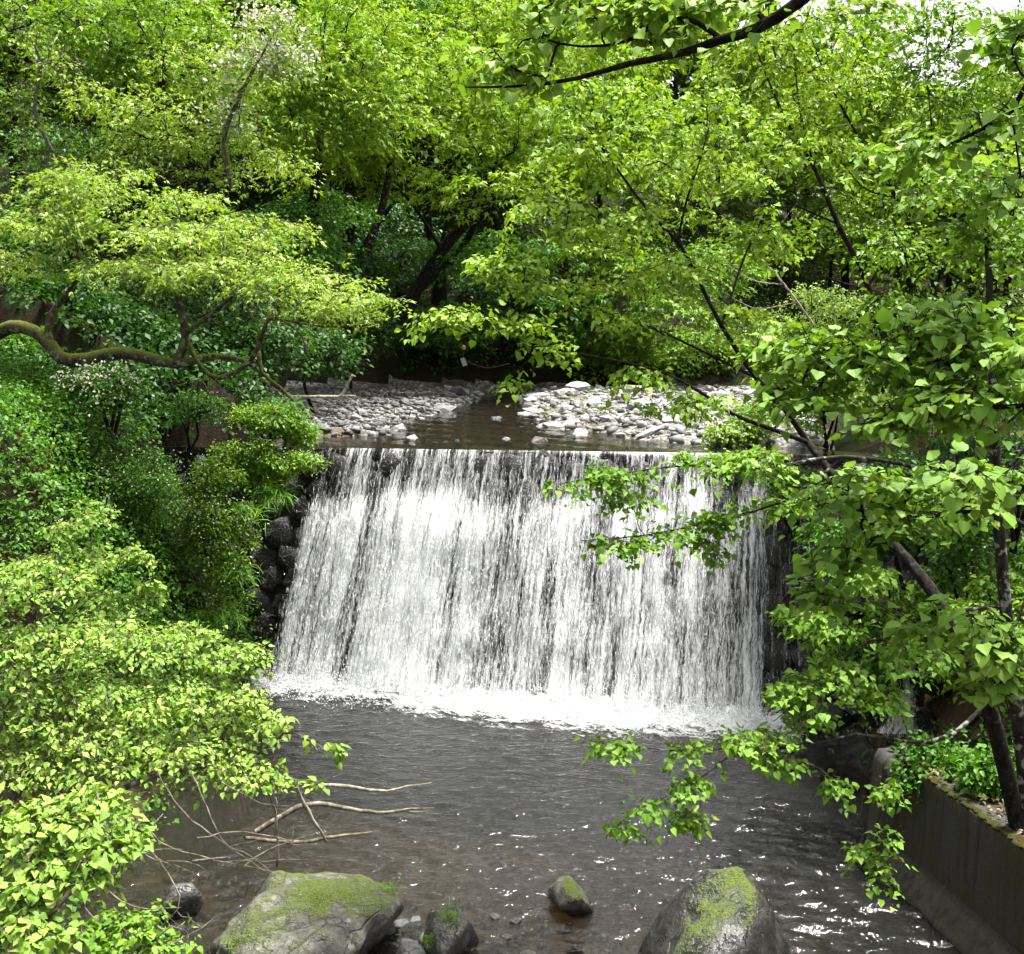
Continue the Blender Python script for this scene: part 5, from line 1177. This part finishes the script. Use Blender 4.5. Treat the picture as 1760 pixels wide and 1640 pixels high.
# ================================================================== boulders in the pool
def boulder(name, label, pts, mat, seed, rough=0.05, soft=1, cuts=6, moss=None):
    """an angular rock: hull of real corner points, edges worn round, surface pitted"""
    bm = bmesh.new()
    for p in pts: bm.verts.new(p)
    bmesh.ops.convex_hull(bm, input=bm.verts)
    for v in [v for v in bm.verts if not v.link_faces]: bm.verts.remove(v)
    for _ in range(3):
        bmesh.ops.triangulate(bm, faces=bm.faces)
        long_e = [e for e in bm.edges if e.calc_length() > .22]
        if long_e: bmesh.ops.subdivide_edges(bm, edges=long_e, cuts=1, use_grid_fill=True)
    bmesh.ops.triangulate(bm, faces=bm.faces)
    for _ in range(soft): bmesh.ops.smooth_vert(bm, verts=bm.verts, factor=.45, use_axis_x=True, use_axis_y=True, use_axis_z=True)
    bmesh.ops.subdivide_edges(bm, edges=bm.edges, cuts=2, use_grid_fill=True, smooth=.35)
    bmesh.ops.recalc_face_normals(bm, faces=bm.faces)
    bm.normal_update()
    off = Vector((seed * 1.7, seed * .3, 0))
    for v in bm.verts:
        n1 = mnoise.fractal(v.co * 1.6 + off, 1.0, 2.0, 4)
        n2 = mnoise.cell(v.co * 2.3 + off)
        n3 = mnoise.ridged_multi_fractal(v.co * 2.6 + off, 1.0, 2.1, 3, .9, 2.0)
        v.co += v.normal * (n1 * rough * 1.5 + (n3 - 1.0) * rough * .35)
    me = bpy.data.meshes.new(name); bm.to_mesh(me); bm.free()
    me.polygons.foreach_set("use_smooth", np.ones(len(me.polygons), bool))
    me.materials.append(M[mat])
    return tag(link(name, me), label, 'rock')
def corner(px, py, z): return tuple(PZ(px, py, z))
boulder('boulder', 'large flat-topped grey boulder with green moss at the lower left', [corner(470, 1500, .52), corner(560, 1492, .55), corner(650, 1520, .52), corner(690, 1550, .42), corner(560, 1600, .62), corner(430, 1590, .60), corner(375, 1615, .45), corner(610, 1640, .35), corner(690, 1575, -.2), corner(600, 1690, -.3), corner(350, 1690, -.3), corner(420, 1690, .45), corner(540, 1650, .45), corner(360, 1640, -.2), corner(460, 1530, -.4), corner(640, 1545, -.4)], 'boulder', 3, .055)
boulder('boulder', 'big dark wedge-shaped boulder with mossy ridge at the lower right', [corner(1215, 1484, .85), corner(1270, 1480, .9), corner(1300, 1515, .85), corner(1190, 1510, .75), corner(1330, 1580, .4), corner(1250, 1580, .75), corner(1130, 1580, .25), corner(1365, 1640, -.1), corner(1090, 1640, -.1), corner(1210, 1650, .55), corner(1300, 1640, .5), corner(1380, 1700, -.3), corner(1060, 1720, -.3), corner(1220, 1720, .35), corner(1180, 1560, -.4), corner(1320, 1560, -.4)], 'boulder_dark', 11, .05)
boulder('boulder', 'small pointed rock with a pale flat side in mid stream', [corner(960, 1506, .34), corner(975, 1502, .34), corner(1010, 1545, .25), corner(1026, 1575, -.05), corner(945, 1522, .2), corner(965, 1565, .14), corner(985, 1582, -.1), corner(1030, 1585, -.2), corner(940, 1540, -.2), corner(985, 1548, .28), corner(1000, 1520, -.2)], 'boulder', 17, .02, soft=1)
boulder('boulder', 'rounded moss-capped rock beside the flat-topped boulder', [corner(745, 1560, .42), corner(785, 1558, .44), corner(815, 1580, .36), corner(735, 1590, .36), corner(830, 1620, -.05), corner(790, 1610, .36), corner(720, 1630, -.1), corner(760, 1650, .2), corner(800, 1660, -.1), corner(740, 1680, -.2), corner(820, 1650, -.2), corner(735, 1575, -.2)], 'boulder_dark', 23, .035)
boulder('boulder', 'dark shadowed boulder under the lime shrub at the left', [corner(290, 1520, .35), corner(330, 1510, .38), corner(352, 1535, .25), corner(350, 1560, -.1), corner(275, 1560, .2), corner(265, 1590, -.1), corner(330, 1590, -.1), corner(300, 1530, -.2)], 'boulder_dark', 29, .03)
boulder('boulder', 'small mossy rock at the bottom edge in the fast water', [corner(975, 1632, .12), corner(1000, 1628, .12), corner(1015, 1645, 0.0), corner(965, 1650, 0.0), corner(990, 1665, -.1), corner(970, 1635, -.15), corner(1010, 1640, -.15)], 'boulder_dark', 37, .015)
boulder('boulder', 'smooth grey stone at the bottom edge beside the moss-capped rock', [corner(690, 1622, .2), corner(715, 1620, .2), corner(735, 1640, .1), corner(680, 1640, .1), corner(700, 1665, .12), corner(745, 1665, -.1), corner(670, 1665, -.1), corner(690, 1610, -.1), corner(730, 1620, -.1)], 'stone_grey', 41, .012)
boulder('boulder', 'low pale stone touching the left side of the moss-capped rock', [corner(725, 1600, .16), corner(740, 1598, .14), corner(718, 1620, .12), corner(742, 1625, .06), corner(712, 1628, -.1), corner(745, 1632, -.1), corner(730, 1600, -.15)], 'stone_grey', 43, .01)
# grass growing on the rocks
for k, (px, py, z, n, ln, where) in enumerate(((775, 1570, .44, 60, .14, 'on the moss-capped rock'), (668, 1530, .5, 70, .12, 'on the right tip of the flat-topped boulder'), (738, 1615, .25, 60, .12, 'at the foot of the moss-capped rock'), (400, 1625, .45, 50, .12, 'on the lower left of the flat-topped boulder'))):
    tuft(f'tiny grass tuft {where}', PZ(px, py, z), n, ln, 900 + k, hang=.25, spread=.05)

# ================================================================== loose river stones
def pebble(seed, sub=2, ang=.35):
    bm = bmesh.new(); bmesh.ops.create_icosphere(bm, subdivisions=sub, radius=.5)
    r = random.Random(seed); off = Vector((seed * 3.1, seed * 1.3, seed * .7))
    pl = [(Vector((r.gauss(0, 1), r.gauss(0, 1), r.gauss(0, 1))).normalized(), r.uniform(.30, .43)) for _ in range(7)]
    sc = Vector((1, r.uniform(.65, .9), r.uniform(.42, .62)))
    for v in bm.verts:
        for n, d in pl:
            e = v.co.dot(n) - d
            if e > 0: v.co -= n * e * .85
        v.co += v.co.normalized() * mnoise.fractal(v.co * 2 + off, 1, 2, 3) * .05
        v.co = Vector((v.co.x * sc.x, v.co.y * sc.y, v.co.z * sc.z))
    me = bpy.data.meshes.new("river_stone"); bm.to_mesh(me); bm.free()
    return me
def stone_set(mat, n, s0, sub=1):
    r = [pebble(s0 + i, sub) for i in range(n)]
    for m in r: m.materials.append(M[mat]); m.polygons.foreach_set("use_smooth", np.zeros(len(m.polygons), bool))
    return r
ST_G, ST_L, ST_B = stone_set('stone_grey', 7, 100), stone_set('stone_light', 7, 120), stone_set('stone_bed', 5, 140)
rs = random.Random(77)
def put_stone(x, y, size, meshes, label, group, sink=.18, z=None, rot=None, name='river_stone'):
    o = bpy.data.objects.new(name, rs.choice(meshes)); COL.objects.link(o)
    zz = gz(x, y) if z is None else z
    o.location = (x, y, zz + size * (.26 - sink))
    o.rotation_euler = rot or (rs.gauss(0, .25), rs.gauss(0, .25), rs.uniform(0, 6.28)); o.scale = (size, size * rs.uniform(.8, 1.1), size * rs.uniform(.8, 1.2))
    return tag(o, label, 'stone', group)
def scatter(n, test, xr, yr, smin, smax, meshes, label, group, pw=3.0):
    done, tries = [], 0
    while len(done) < n and tries < n * 60:
        tries += 1
        y = yr[0] + (yr[1] - yr[0]) * rs.random() ** 1.4; x = rs.uniform(*xr)
        if not test(x, y): continue
        sz = (smin + (smax - smin) * rs.random() ** pw) * (1 + (y - 22) * .012)
        if any((x - a) ** 2 + (y - b) ** 2 < ((sz + c) * .36) ** 2 for a, b, c in done): continue
        done.append((x, y, sz)); put_stone(x, y, sz, meshes, label, group)
def flr(y): return np.interp(y, [18, 22, 26, 34, 46], [-4.4, -4.9, -6.2, -7.8, -9.0])
def frr(y): return np.interp(y, [18, 21, 26, 35, 47], [5.4, 6.0, 7.2, 9.8, 14.0])
# stones one can point to
for (px, py, sz, ms, lab) in ((790, 683, .95, ST_G, 'biggest pale rounded boulder at the end of the left gravel bar'), (762, 704, .95, ST_G, 'smooth dark grey boulder in front of the biggest pale one'), (772, 678, .7, ST_G, 'grey boulder just left of the biggest pale one'), (723, 716, .45, ST_L, 'pale flat stone at the water edge of the left bar'), (752, 716, .42, ST_G, 'round grey stone beside the dark grey boulder'),
        (680, 736, .4, ST_L, 'mossy-tinged pale stone near the tip of the left bar'), (697, 748, .4, ST_L, 'whitish stone half in the water at the left bar'), (712, 750, .42, ST_L, 'white stone standing in the shallows off the left bar'), (748, 750, .18, ST_L, 'small white stone alone in the upper stream'), (720, 741, .36, ST_L, 'flat pale stone off the tip of the left bar'),
        (870, 750, .42, ST_G, 'dark-topped stone in the middle of the upper stream'), (787, 753, .3, ST_G, 'low flat stone left of midstream'), (806, 750, .3, ST_G, 'rounded low stone beside midstream'), (777, 762, .24, ST_G, 'small stone just above the crest'), (856, 716, .5, ST_G, 'dark wedge of rock in the riffle'), (925, 755, .5, ST_B, 'flat moss-green stone near the crest'),
        (914, 704, .7, ST_L, 'pale rounded boulder at the left tip of the right bar'), (916, 686, .95, ST_G, 'dark boulder at the far left of the right bar'), (905, 684, .7, ST_G, 'grey block behind the dark boulder of the right bar'), (993, 678, 1.1, ST_L, 'large white boulder on the back of the right bar'), (970, 687, .9, ST_L, 'white slab leaning on the large white boulder'), (1042, 658, 1.1, ST_G, 'pale block standing on the dirt track behind the bar'), (930, 730, .55, ST_L, 'white stone at the water edge of the right bar'), (985, 730, .55, ST_L, 'flat white stone at the front of the right bar'),
        (1000, 742, .55, ST_L, 'broad whitish slab by the water on the right bar'), (1072, 736, .5, ST_L, 'rounded white stone under the leaning branch'), (1165, 752, .5, ST_L, 'white boulder at the right front of the bar'), (1192, 745, .5, ST_G, 'grey boulder at the right end of the bar'), (1068, 762, .45, ST_L, 'flat pale stone standing in the water above the crest'), (1130, 758, .26, ST_B, 'small moss-green stone below the tilted slab'), (1105, 715, .55, ST_L, 'white stone in the middle of the right bar'), (1220, 690, .7, ST_L, 'white stone at the weedy end of the right bar')):
    p = PZ(px, py, 4.05); put_stone(p[0], p[1], sz, ms, lab, 'river stones', z=max(gz(p[0], p[1]), 3.9))
sl = put_stone(*PZ(1118, 752, 4.1)[:2], .75, ST_L, 'long tilted white slab at the water edge of the right bar', 'river stones', z=4.15, rot=(.1, -.35, .35)); sl.scale = (.85, .3, .32)
scatter(135, lambda x, y: x > flr(y) + .2 and x < chan_l(y) - .1, (-8, -.8), (22.4, 40), .13, .62, ST_G, 'small grey river stone on the left gravel bar', 'grey stones of the left gravel bar')
scatter(130, lambda x, y: x < min(frr(y), 9) - .2 and x > chan_r(y) + .1, (.3, 9), (20.7, 41), .2, .85, ST_L, 'whitish river stone on the sunlit right gravel bar', 'whitish stones of the right gravel bar')
scatter(34, lambda x, y: x < 3.4 and x > chan_r(y) - .2, (-.1, 3.4), (24, 41), .22, .6, ST_G, 'grey river stone near the channel on the right gravel bar', 'grey stones of the right gravel bar')
def pebbles(name, label, n, test, xr, yr, smin, smax, mat, seed, zfun=None):
    r = np.random.default_rng(seed)
    x = r.uniform(*xr, n); y = yr[0] + (yr[1] - yr[0]) * r.random(n) ** 1.3; k = test(x, y); x, y = x[k], y[k]; n = len(x)
    bm = bmesh.new(); bmesh.ops.create_icosphere(bm, subdivisions=1, radius=.5)
    T = np.array([v.co[:] for v in bm.verts]); bm.verts.index_update(); Fc = np.array([[v.index for v in f.verts] for f in bm.faces]); bm.free()
    s = smin + (smax - smin) * r.random(n) ** 2.2
    a = r.uniform(0, 6.28, n); z = ground_z(x, y) + s * .12
    jit = 1 + r.normal(0, .13, (n, len(T), 1))
    V = T[None] * jit * s[:, None, None] * np.stack([np.ones(n), r.uniform(.6, .95, n), r.uniform(.4, .65, n)], 1)[:, None]
    c, sn = np.cos(a)[:, None], np.sin(a)[:, None]
    V = np.stack([V[..., 0] * c - V[..., 1] * sn, V[..., 0] * sn + V[..., 1] * c, V[..., 2] + V[..., 0] * r.normal(0, .2, (n, 1))], -1) + np.stack([x, y, z], 1)[:, None]
    f = (np.arange(n)[:, None, None] * len(T) + Fc[None]).reshape(-1, 3)
    tag(link(name, mesh_np(name, V.reshape(-1, 3), f), M[mat]), label, 'pebbles', kind='stuff')
def pebble_mat(name, a, b, c, rough=.75):
    t = NT(name); g = t.t.nodes.new("ShaderNodeNewGeometry"); n = t.noise(g.outputs['Position'], 14, 4)
    col = t.ramp(g.outputs['Random Per Island'], [(0, a), (.6, b), (1, c)])
    return t.done(t.pr(t.mix(t.math('MULTIPLY', n, .6), col, tuple(x * .5 for x in a)), rough, .4, t.bump(n, .5, .02)))
M['pebble'] = pebble_mat('pebble_grey', (.035, .034, .033), (.10, .099, .097), (.25, .243, .23))
M['pebble_light'] = pebble_mat('pebble_light', (.09, .088, .083), (.20, .197, .19), (.37, .36, .345))
M['pebble_bed'] = pebble_mat('pebble_bed', (.02, .014, .008), (.06, .042, .024), (.15, .12, .085), .35)
pebbles('pebbles', 'grey pebbles of the left gravel bar', 5200, lambda x, y: (x > flr(y) - .2) & (x < chan_l(y) + .05), (-9, -.6), (22.2, 40.8), .06, .26, 'pebble', 910)
pebbles('pebbles', 'pale pebbles of the right gravel bar', 3200, lambda x, y: (x < frr(y)) & (x > chan_r(y) - .05), (.1, 12), (20.6, 42), .08, .34, 'pebble_light', 911)
pebbles('pebbles', 'brown stones lying on the shallow pool bed', 2600, lambda x, y: (y < 14.5 - .35 * x), (-4.4, 4.5), (6.5, 15), .05, .26, 'pebble_bed', 912)
pebbles('pebbles', 'slaty pebbles between the boulders at the bottom', 380, lambda x, y: (x > -1.45) & (x < -.45) & (y < 11.5), (-1.5, -.4), (9.2, 11.4), .05, .2, 'pebble', 913)
for (px, py, sz, lab) in ((655, 1575, .2, 'flat grey slate beside the tip of the flat-topped boulder'), (685, 1582, .28, 'pale layered slate between the boulders'), (672, 1592, .22, 'blue-grey slate piece between the boulders'), (715, 1575, .2, 'small slate at the water edge behind the moss-capped rock'), (850, 1568, .18, 'dark stone breaking the water right of the moss-capped rock'), (885, 1575, .2, 'low wet stone in the riffle'), (870, 1600, .18, 'brown wet stone in the riffle'), (905, 1632, .2, 'brown stone in the fast water at the bottom')):
    p = PZ(px, py, .05); o = put_stone(p[0], p[1], sz, ST_G if px < 800 else ST_B, lab, 'stones in the pool', z=-.02, rot=(rs.gauss(0, .15), rs.gauss(0, .15), rs.uniform(0, 6))); o.scale.z *= .6
# wet dark rocks right of the fall, around the side cascade
for k, (px, py, d, sz, lab) in enumerate(((1480, 1190, 15.3, 1.0, 'wet black rock right of the waterfall'), (1530, 1150, 15.3, 1.1, 'glossy black rock above the side cascade'), (1590, 1225, 14.6, .7, 'dark rock right of the side cascade'), (1440, 1215, 15.6, .8, 'low black rock at the pool edge right of the fall'), (1510, 1225, 15.2, .6, 'black rock under the side cascade'), (1560, 1170, 15.2, .8, 'black rock behind the side cascade'), (1450, 1130, 16.2, 1.0, 'black rock in the shade of the right bank'), (1600, 1150, 14.8, .9, 'dark rock half hidden by leaves right of the cascade'))):
    p = P(px, py, d); o = put_stone(p[0], p[1], sz, BIG if 'BIG' in globals() else ST_B, lab, 'wet rocks right of the fall', z=p[2] - .26 * sz, name='wet_rock'); o.data = o.data.copy(); o.data.materials.clear(); o.data.materials.append(M['stone_wet'])

# ================================================================== side cascade
cas = empty('side_cascade', tuple(P(1545, 1255, 14.6))); tag(cas, 'small white trickle tumbling over dark rocks at the right', 'waterfall')
cp = smooth_path(PL([(1560, 1160, 15.0), (1555, 1190, 14.85), (1545, 1215, 14.7), (1548, 1235, 14.55), (1542, 1258, 14.4)]), .03)
nw = 24; ww = np.interp(np.linspace(0, 1, len(cp)), [0, .4, 1], [.07, .12, .30])
u_ = np.linspace(-1, 1, nw)
V = np.stack([cp[:, None, 0] + u_[None] * ww[:, None], cp[:, None, 1] - .06 * (1 - u_[None] ** 2) - .05 * fbm(u_[None] * 4, np.arange(len(cp))[:, None] * .2, seed=4), cp[:, None, 2] + 0 * u_[None]], -1)
dens = .62 - .25 * u_[None] ** 2 + .3 * (fbm(u_[None] * 3 + 9, np.arange(len(cp))[:, None] * .12, seed=6) - .5)
UVc = np.stack([u_[None] * .25 + 0 * cp[:, None, 0], np.arange(len(cp))[:, None] * .03 + 0 * u_[None]], -1)
child_inv(link('water_curtain', mesh_np('side_curtain', V.reshape(-1, 3), grid_faces(len(cp), nw), uv=UVc.reshape(-1, 2), smooth=True, attrs={'dens': dens.ravel()}), M['fall_a']), cas)
nS = 900; q = rng.integers(0, len(cp), nS)
pp = cp[q] + np.stack([rng.normal(0, 1, nS) * ww[q] * .7, -.08 - np.abs(rng.normal(0, .05, nS)), rng.normal(0, .03, nS)], 1)
v, f = slivers(pp, np.stack([rng.normal(0, .3, nS), np.full(nS, -.3), -np.ones(nS)], 1), rng.uniform(.02, .07, nS), rng.uniform(.002, .005, nS))
child_inv(link('spray', mesh_np('side_spray', v, f), M['drop'], kind='stuff'), cas)

# ================================================================== concrete wall at the lower right
cw = empty('concrete_wall', tuple(PZ(1487, 1490, 0))); tag(cw, 'dark mossy concrete retaining wall at the lower right corner', 'wall')
A0 = PZ(1487, 1478, 0.0); B0 = PZ(1655, 1640, 0.0); dirw = unit((B0 - A0)[None])[0]
N0 = A0 + dirw * 5.5
outw = np.array([dirw[1], -dirw[0], 0]); outw = outw if outw[0] < 0 else -outw          # towards the water
def prism(name, prof, a, b, mat, seed, na=60, rough=.012):
    """profile (out, z) swept along the wall, ends closed, faces slightly uneven"""
    pr_ = []
    for i in range(len(prof)):
        p, q = np.array(prof[i]), np.array(prof[(i + 1) % len(prof)]); m = max(1, int(np.linalg.norm(q - p) / .12))
        pr_ += [p + (q - p) * k / m for k in range(m)]
    pr_ = np.array(pr_); s = np.linspace(0, 1, na)
    V = a + (b - a) * s[:, None, None] + outw * pr_[None, :, 0:1] + np.array([0, 0, 1.0]) * pr_[None, :, 1:2]
    wob = rough * 2 * (fbm(V[..., 1] * 2.5, V[..., 2] * 2.5, V[..., 0] * 2.5, seed=seed) - .5)
    V = V + outw * wob[..., None] + np.array([0, 0, 1.0]) * wob[..., None] * .6
    k = len(pr_); i = np.arange(na - 1)[:, None] * k; j = np.arange(k)[None]
    F = np.stack([i + j, i + (j + 1) % k, i + k + (j + 1) % k, i + k + j], -1).reshape(-1, 4)
    V = V.reshape(-1, 3); c0, c1 = V[:k].mean(0), V[-k:].mean(0); n = len(V); V = np.vstack([V, c0, c1]); j = np.arange(k)
    caps = np.vstack([np.stack([j, (j + 1) % k, np.full(k, n), np.full(k, n)], 1), np.stack([(na - 1) * k + j, (na - 1) * k + (j + 1) % k, np.full(k, n + 1), np.full(k, n + 1)], 1)])
    tri = np.vstack([F[:, [0, 1, 2]], F[:, [0, 2, 3]], caps[:, :3]])
    me = mesh_np(name, V, tri)
    return child_inv(link(name, me, M[mat]), cw)
top = 1.32
prism('wall_body', [(-.22, -.6), (-.22, .42), (-.24, top - .03), (-.27, top), (-.80, top + .01), (-.80, -.6)], A0 + dirw * .20, N0, 'concrete', 3)
prism('footing', [(0.02, -.7), (0.0, .07), (-.215, .33), (-.215, -.7)], A0 + dirw * .05, N0 + dirw * .01, 'concrete_light', 5)
prism('end_pier', [(0.0, -.7), (-.01, .2), (-.06, top * .93), (-.12, top + .012), (-.81, top + .015), (-.81, -.7)], A0 + dirw * -.03, A0 + dirw * .21, 'concrete_light', 7, na=8)
# moss cushions along the top edge
mv, mf, mb = [], [], 0
bm = bmesh.new(); bmesh.ops.create_icosphere(bm, subdivisions=2, radius=.5); T_ = np.array([v.co[:] for v in bm.verts]); bm.verts.index_update(); F_ = np.array([[v.index for v in f.verts] for f in bm.faces]); bm.free()
for k in range(420):
    s = rs.random() ** .8 * 4.8; sz = rs.uniform(.02, .075)
    c = A0 + dirw * (s + .0) + outw * (-.25 - abs(rs.gauss(0, .05))) + np.array([0, 0, top - .008])
    mv.append(T_ * np.array([sz * 1.3, sz * 1.3, sz * .55]) * (1 + rng.normal(0, .08, (len(T_), 1))) + c); mf.append(F_ + mb); mb += len(T_)
child_inv(link('moss', mesh_np('wall_moss', np.vstack(mv), np.vstack(mf), smooth=True), M['moss'], kind='stuff'), cw)
# dead leaves on top of the wall
nL = 700; s = rng.random(nL) * 4.8
lp = A0 + dirw * s[:, None] + outw * rng.uniform(-1.0, -.35, nL)[:, None] + np.array([0, 0, top + .03]) + rng.random((nL, 1)) * np.array([0, 0, .04])
tag(link('leaf_litter', leaves_mesh('leaf_litter', 'ovate', lp, rng.normal(size=(nL, 3)) * np.array([1, 1, .2]), rng.normal(0, .35, (nL, 3)) + np.array([0, 0, 1.0]), rng.uniform(.03, .075, nL)), M['litter']), 'brown fallen leaves lying on top of the concrete wall', 'leaf litter', kind='stuff')

# ================================================================== dead wood
def stick(name, label, paths, mat, group=None, cat='branch', k=7, thin=.72):
    p0 = np.asarray(paths[0][0][0]); t = empty(name, tuple(p0)); tag(t, label, cat, group)
    for q, (pts, rad) in enumerate(paths):
        sp_ = smooth_path(pts, .08); sp_ = sp_ + rng.normal(0, .004, sp_.shape)
        child_inv(link('stem' if q == 0 else 'twig', tubes_mesh('stem', [(sp_, np.interp(np.linspace(0, 1, len(sp_)), np.linspace(0, 1, len(rad)), rad) * thin)], k, .12), M[mat]), t)
G = 'dead branches over the pool'
stick('dead_branch', 'upper pale dead branch stretching over the pool', [(PL([(440, 1345, 9.3), (520, 1348, 9.4), (600, 1352, 9.5), (650, 1360, 9.5), (700, 1352, 9.6), (742, 1346, 9.7)]), [.028, .027, .024, .022, .015, .006])], 'deadwood', G)
stick('dead_branch', 'long wavy dead branch reaching out over the pool', [(PL([(440, 1430, 9.0), (480, 1405, 9.1), (530, 1382, 9.2), (590, 1388, 9.3), (650, 1397, 9.4), (700, 1392, 9.5), (745, 1388, 9.6)]), [.034, .032, .030, .026, .022, .016, .006]), (PL([(690, 1393, 9.5), (720, 1397, 9.5), (738, 1392, 9.55)]), [.010, .008, .003])], 'deadwood_grey', G)
stick('dead_branch', 'short pale stick slanting down into the pool', [(PL([(505, 1345, 8.6), (530, 1395, 8.7), (562, 1448, 8.8)]), [.02, .022, .016])], 'deadwood', G)
stick('dead_branch', 'upright pale stick standing in the shallows', [(PL([(460, 1355, 8.4), (474, 1410, 8.5), (476, 1490, 8.6)]), [.014, .016, .013])], 'deadwood', G)
stick('dead_branch', 'dark wet branch lying low at the water edge', [(PL([(420, 1440, 8.9), (500, 1448, 9.1), (560, 1440, 9.2), (640, 1430, 9.3)]), [.022, .026, .022, .006])], 'deadwood_grey', G)
tw = []
rt = random.Random(9)
for (a, b, c) in (((270, 1325, 7.8), (320, 1400, 7.7), (480, 1515, 7.7)), ((330, 1330, 7.9), (380, 1440, 7.7), (410, 1470, 7.7)), ((250, 1420, 7.5), (300, 1460, 7.5), (480, 1500, 7.6)), ((140, 1380, 7.2), (200, 1440, 7.2), (300, 1490, 7.3)), ((340, 1440, 7.6), (420, 1430, 7.7), (520, 1450, 7.9)), ((420, 1490, 7.7), (460, 1460, 7.8), (545, 1430, 7.9)), ((150, 1500, 7.0), (230, 1560, 7.0), (310, 1560, 7.0)), ((260, 1460, 7.3), (310, 1540, 7.2), (290, 1580, 7.1)), ((270, 1635, 6.8), (320, 1610, 6.9), (370, 1578, 7.0)), ((280, 1400, 7.6), (240, 1460, 7.4), (330, 1500, 7.4)), ((380, 1345, 8), (450, 1380, 8), (500, 1385, 8.1)), ((110, 1440, 7), (140, 1520, 7), (150, 1600, 6.9)), ((330, 1480, 7.4), (390, 1475, 7.5), (400, 1500, 7.5))):
    tw.append((PL([a, b, c]), [.009, .007, .002]))
    e = np.array(c) + np.array([rt.uniform(-60, 60), rt.uniform(-30, 40), 0]); m = (np.array(b) + np.array(c)) / 2
    tw.append((PL([tuple(m), tuple((m + e) / 2 + np.array([0, rt.uniform(-12, 12), 0])), tuple(e)]), [.005, .004, .0015]))
stick('dead_twigs', 'tangle of thin bare twigs under the lime shrubs', tw, 'deadwood_grey', None, 'twigs', 5)
stick('driftwood', 'forked pale driftwood lying on the left gravel bar', [(PL([(500, 682, 24.2), (560, 682, 24.3), (586, 680, 24.3), (598, 660, 24.3), (606, 643, 24.3)]), [.05, .05, .055, .045, .03]), (PL([(586, 680, 24.3), (600, 681, 24.2), (612, 680, 24.2)]), [.04, .03, .01]), (PL([(603, 650, 24.3), (608, 646, 24.3), (612, 648, 24.3)]), [.03, .02, .008])], 'deadwood')
stick('bare_branches', 'pale bare branches in front of the scrub on the right slope', [(PL([(1400, 560, 24), (1340, 480, 24), (1280, 420, 24), (1240, 370, 24)]), [.04, .03, .02, .008]), (PL([(1350, 490, 24), (1290, 480, 24), (1230, 440, 24)]), [.02, .015, .005]), (PL([(1370, 520, 24), (1300, 530, 24), (1240, 500, 24)]), [.02, .014, .005]), (PL([(1310, 450, 24), (1330, 400, 24), (1370, 350, 24)]), [.016, .012, .004])], 'deadwood')
stick('root_tangle', 'hanging pale roots and dead vines under the mossy limb', [(PL([(x0, 650, 17.6), (x0 + rt.uniform(-15, 15), 680, 17.6), (x0 + rt.uniform(-30, 30), 700 + rt.uniform(0, 30), 17.6)]), [.014, .011, .003]) for x0 in (330, 345, 372, 390, 405, 418, 432, 440, 455)] , 'deadwood_grey', None, 'roots', 5)
# the small plate hanging on a wire over the far bank
hp = empty('hanging_plate', tuple(P(797, 622, 40))); tag(hp, 'small pale plate hanging on a wire over the shaded far bank', 'plate')
pc = P(797, 622, 40); 
bm = bmesh.new(); bmesh.ops.create_cube(bm, size=1); bmesh.ops.bevel(bm, geom=bm.edges, offset=.06, segments=2)
bm.transform(Matrix.Translation(Vector(pc)) @ Matrix.Rotation(-.35, 4, 'Y') @ Matrix.Diagonal((.16, .02, .30, 1))); me = bpy.data.meshes.new('plate'); bm.to_mesh(me); bm.free()
child_inv(link('plate', me, M['plate']), hp)
child_inv(link('wire', tubes_mesh('wire', [(smooth_path(PL([(796, 598, 40), (800, 618, 39.9), (835, 632, 39.8), (876, 625, 39.7)]), .1), np.full(len(smooth_path(PL([(796, 598, 40), (800, 618, 39.9), (835, 632, 39.8), (876, 625, 39.7)]), .1)), .012))], 5, 0), M['bark_grey']), hp)
cpos = P(797, 601, 40); child_inv(link('cap', tubes_mesh('cap', [(np.array([cpos, cpos + np.array([0, 0, .08]), cpos + np.array([0, 0, .15])]), [.06, .09, .05])], 10, 0), M['yellow_cap']), hp)
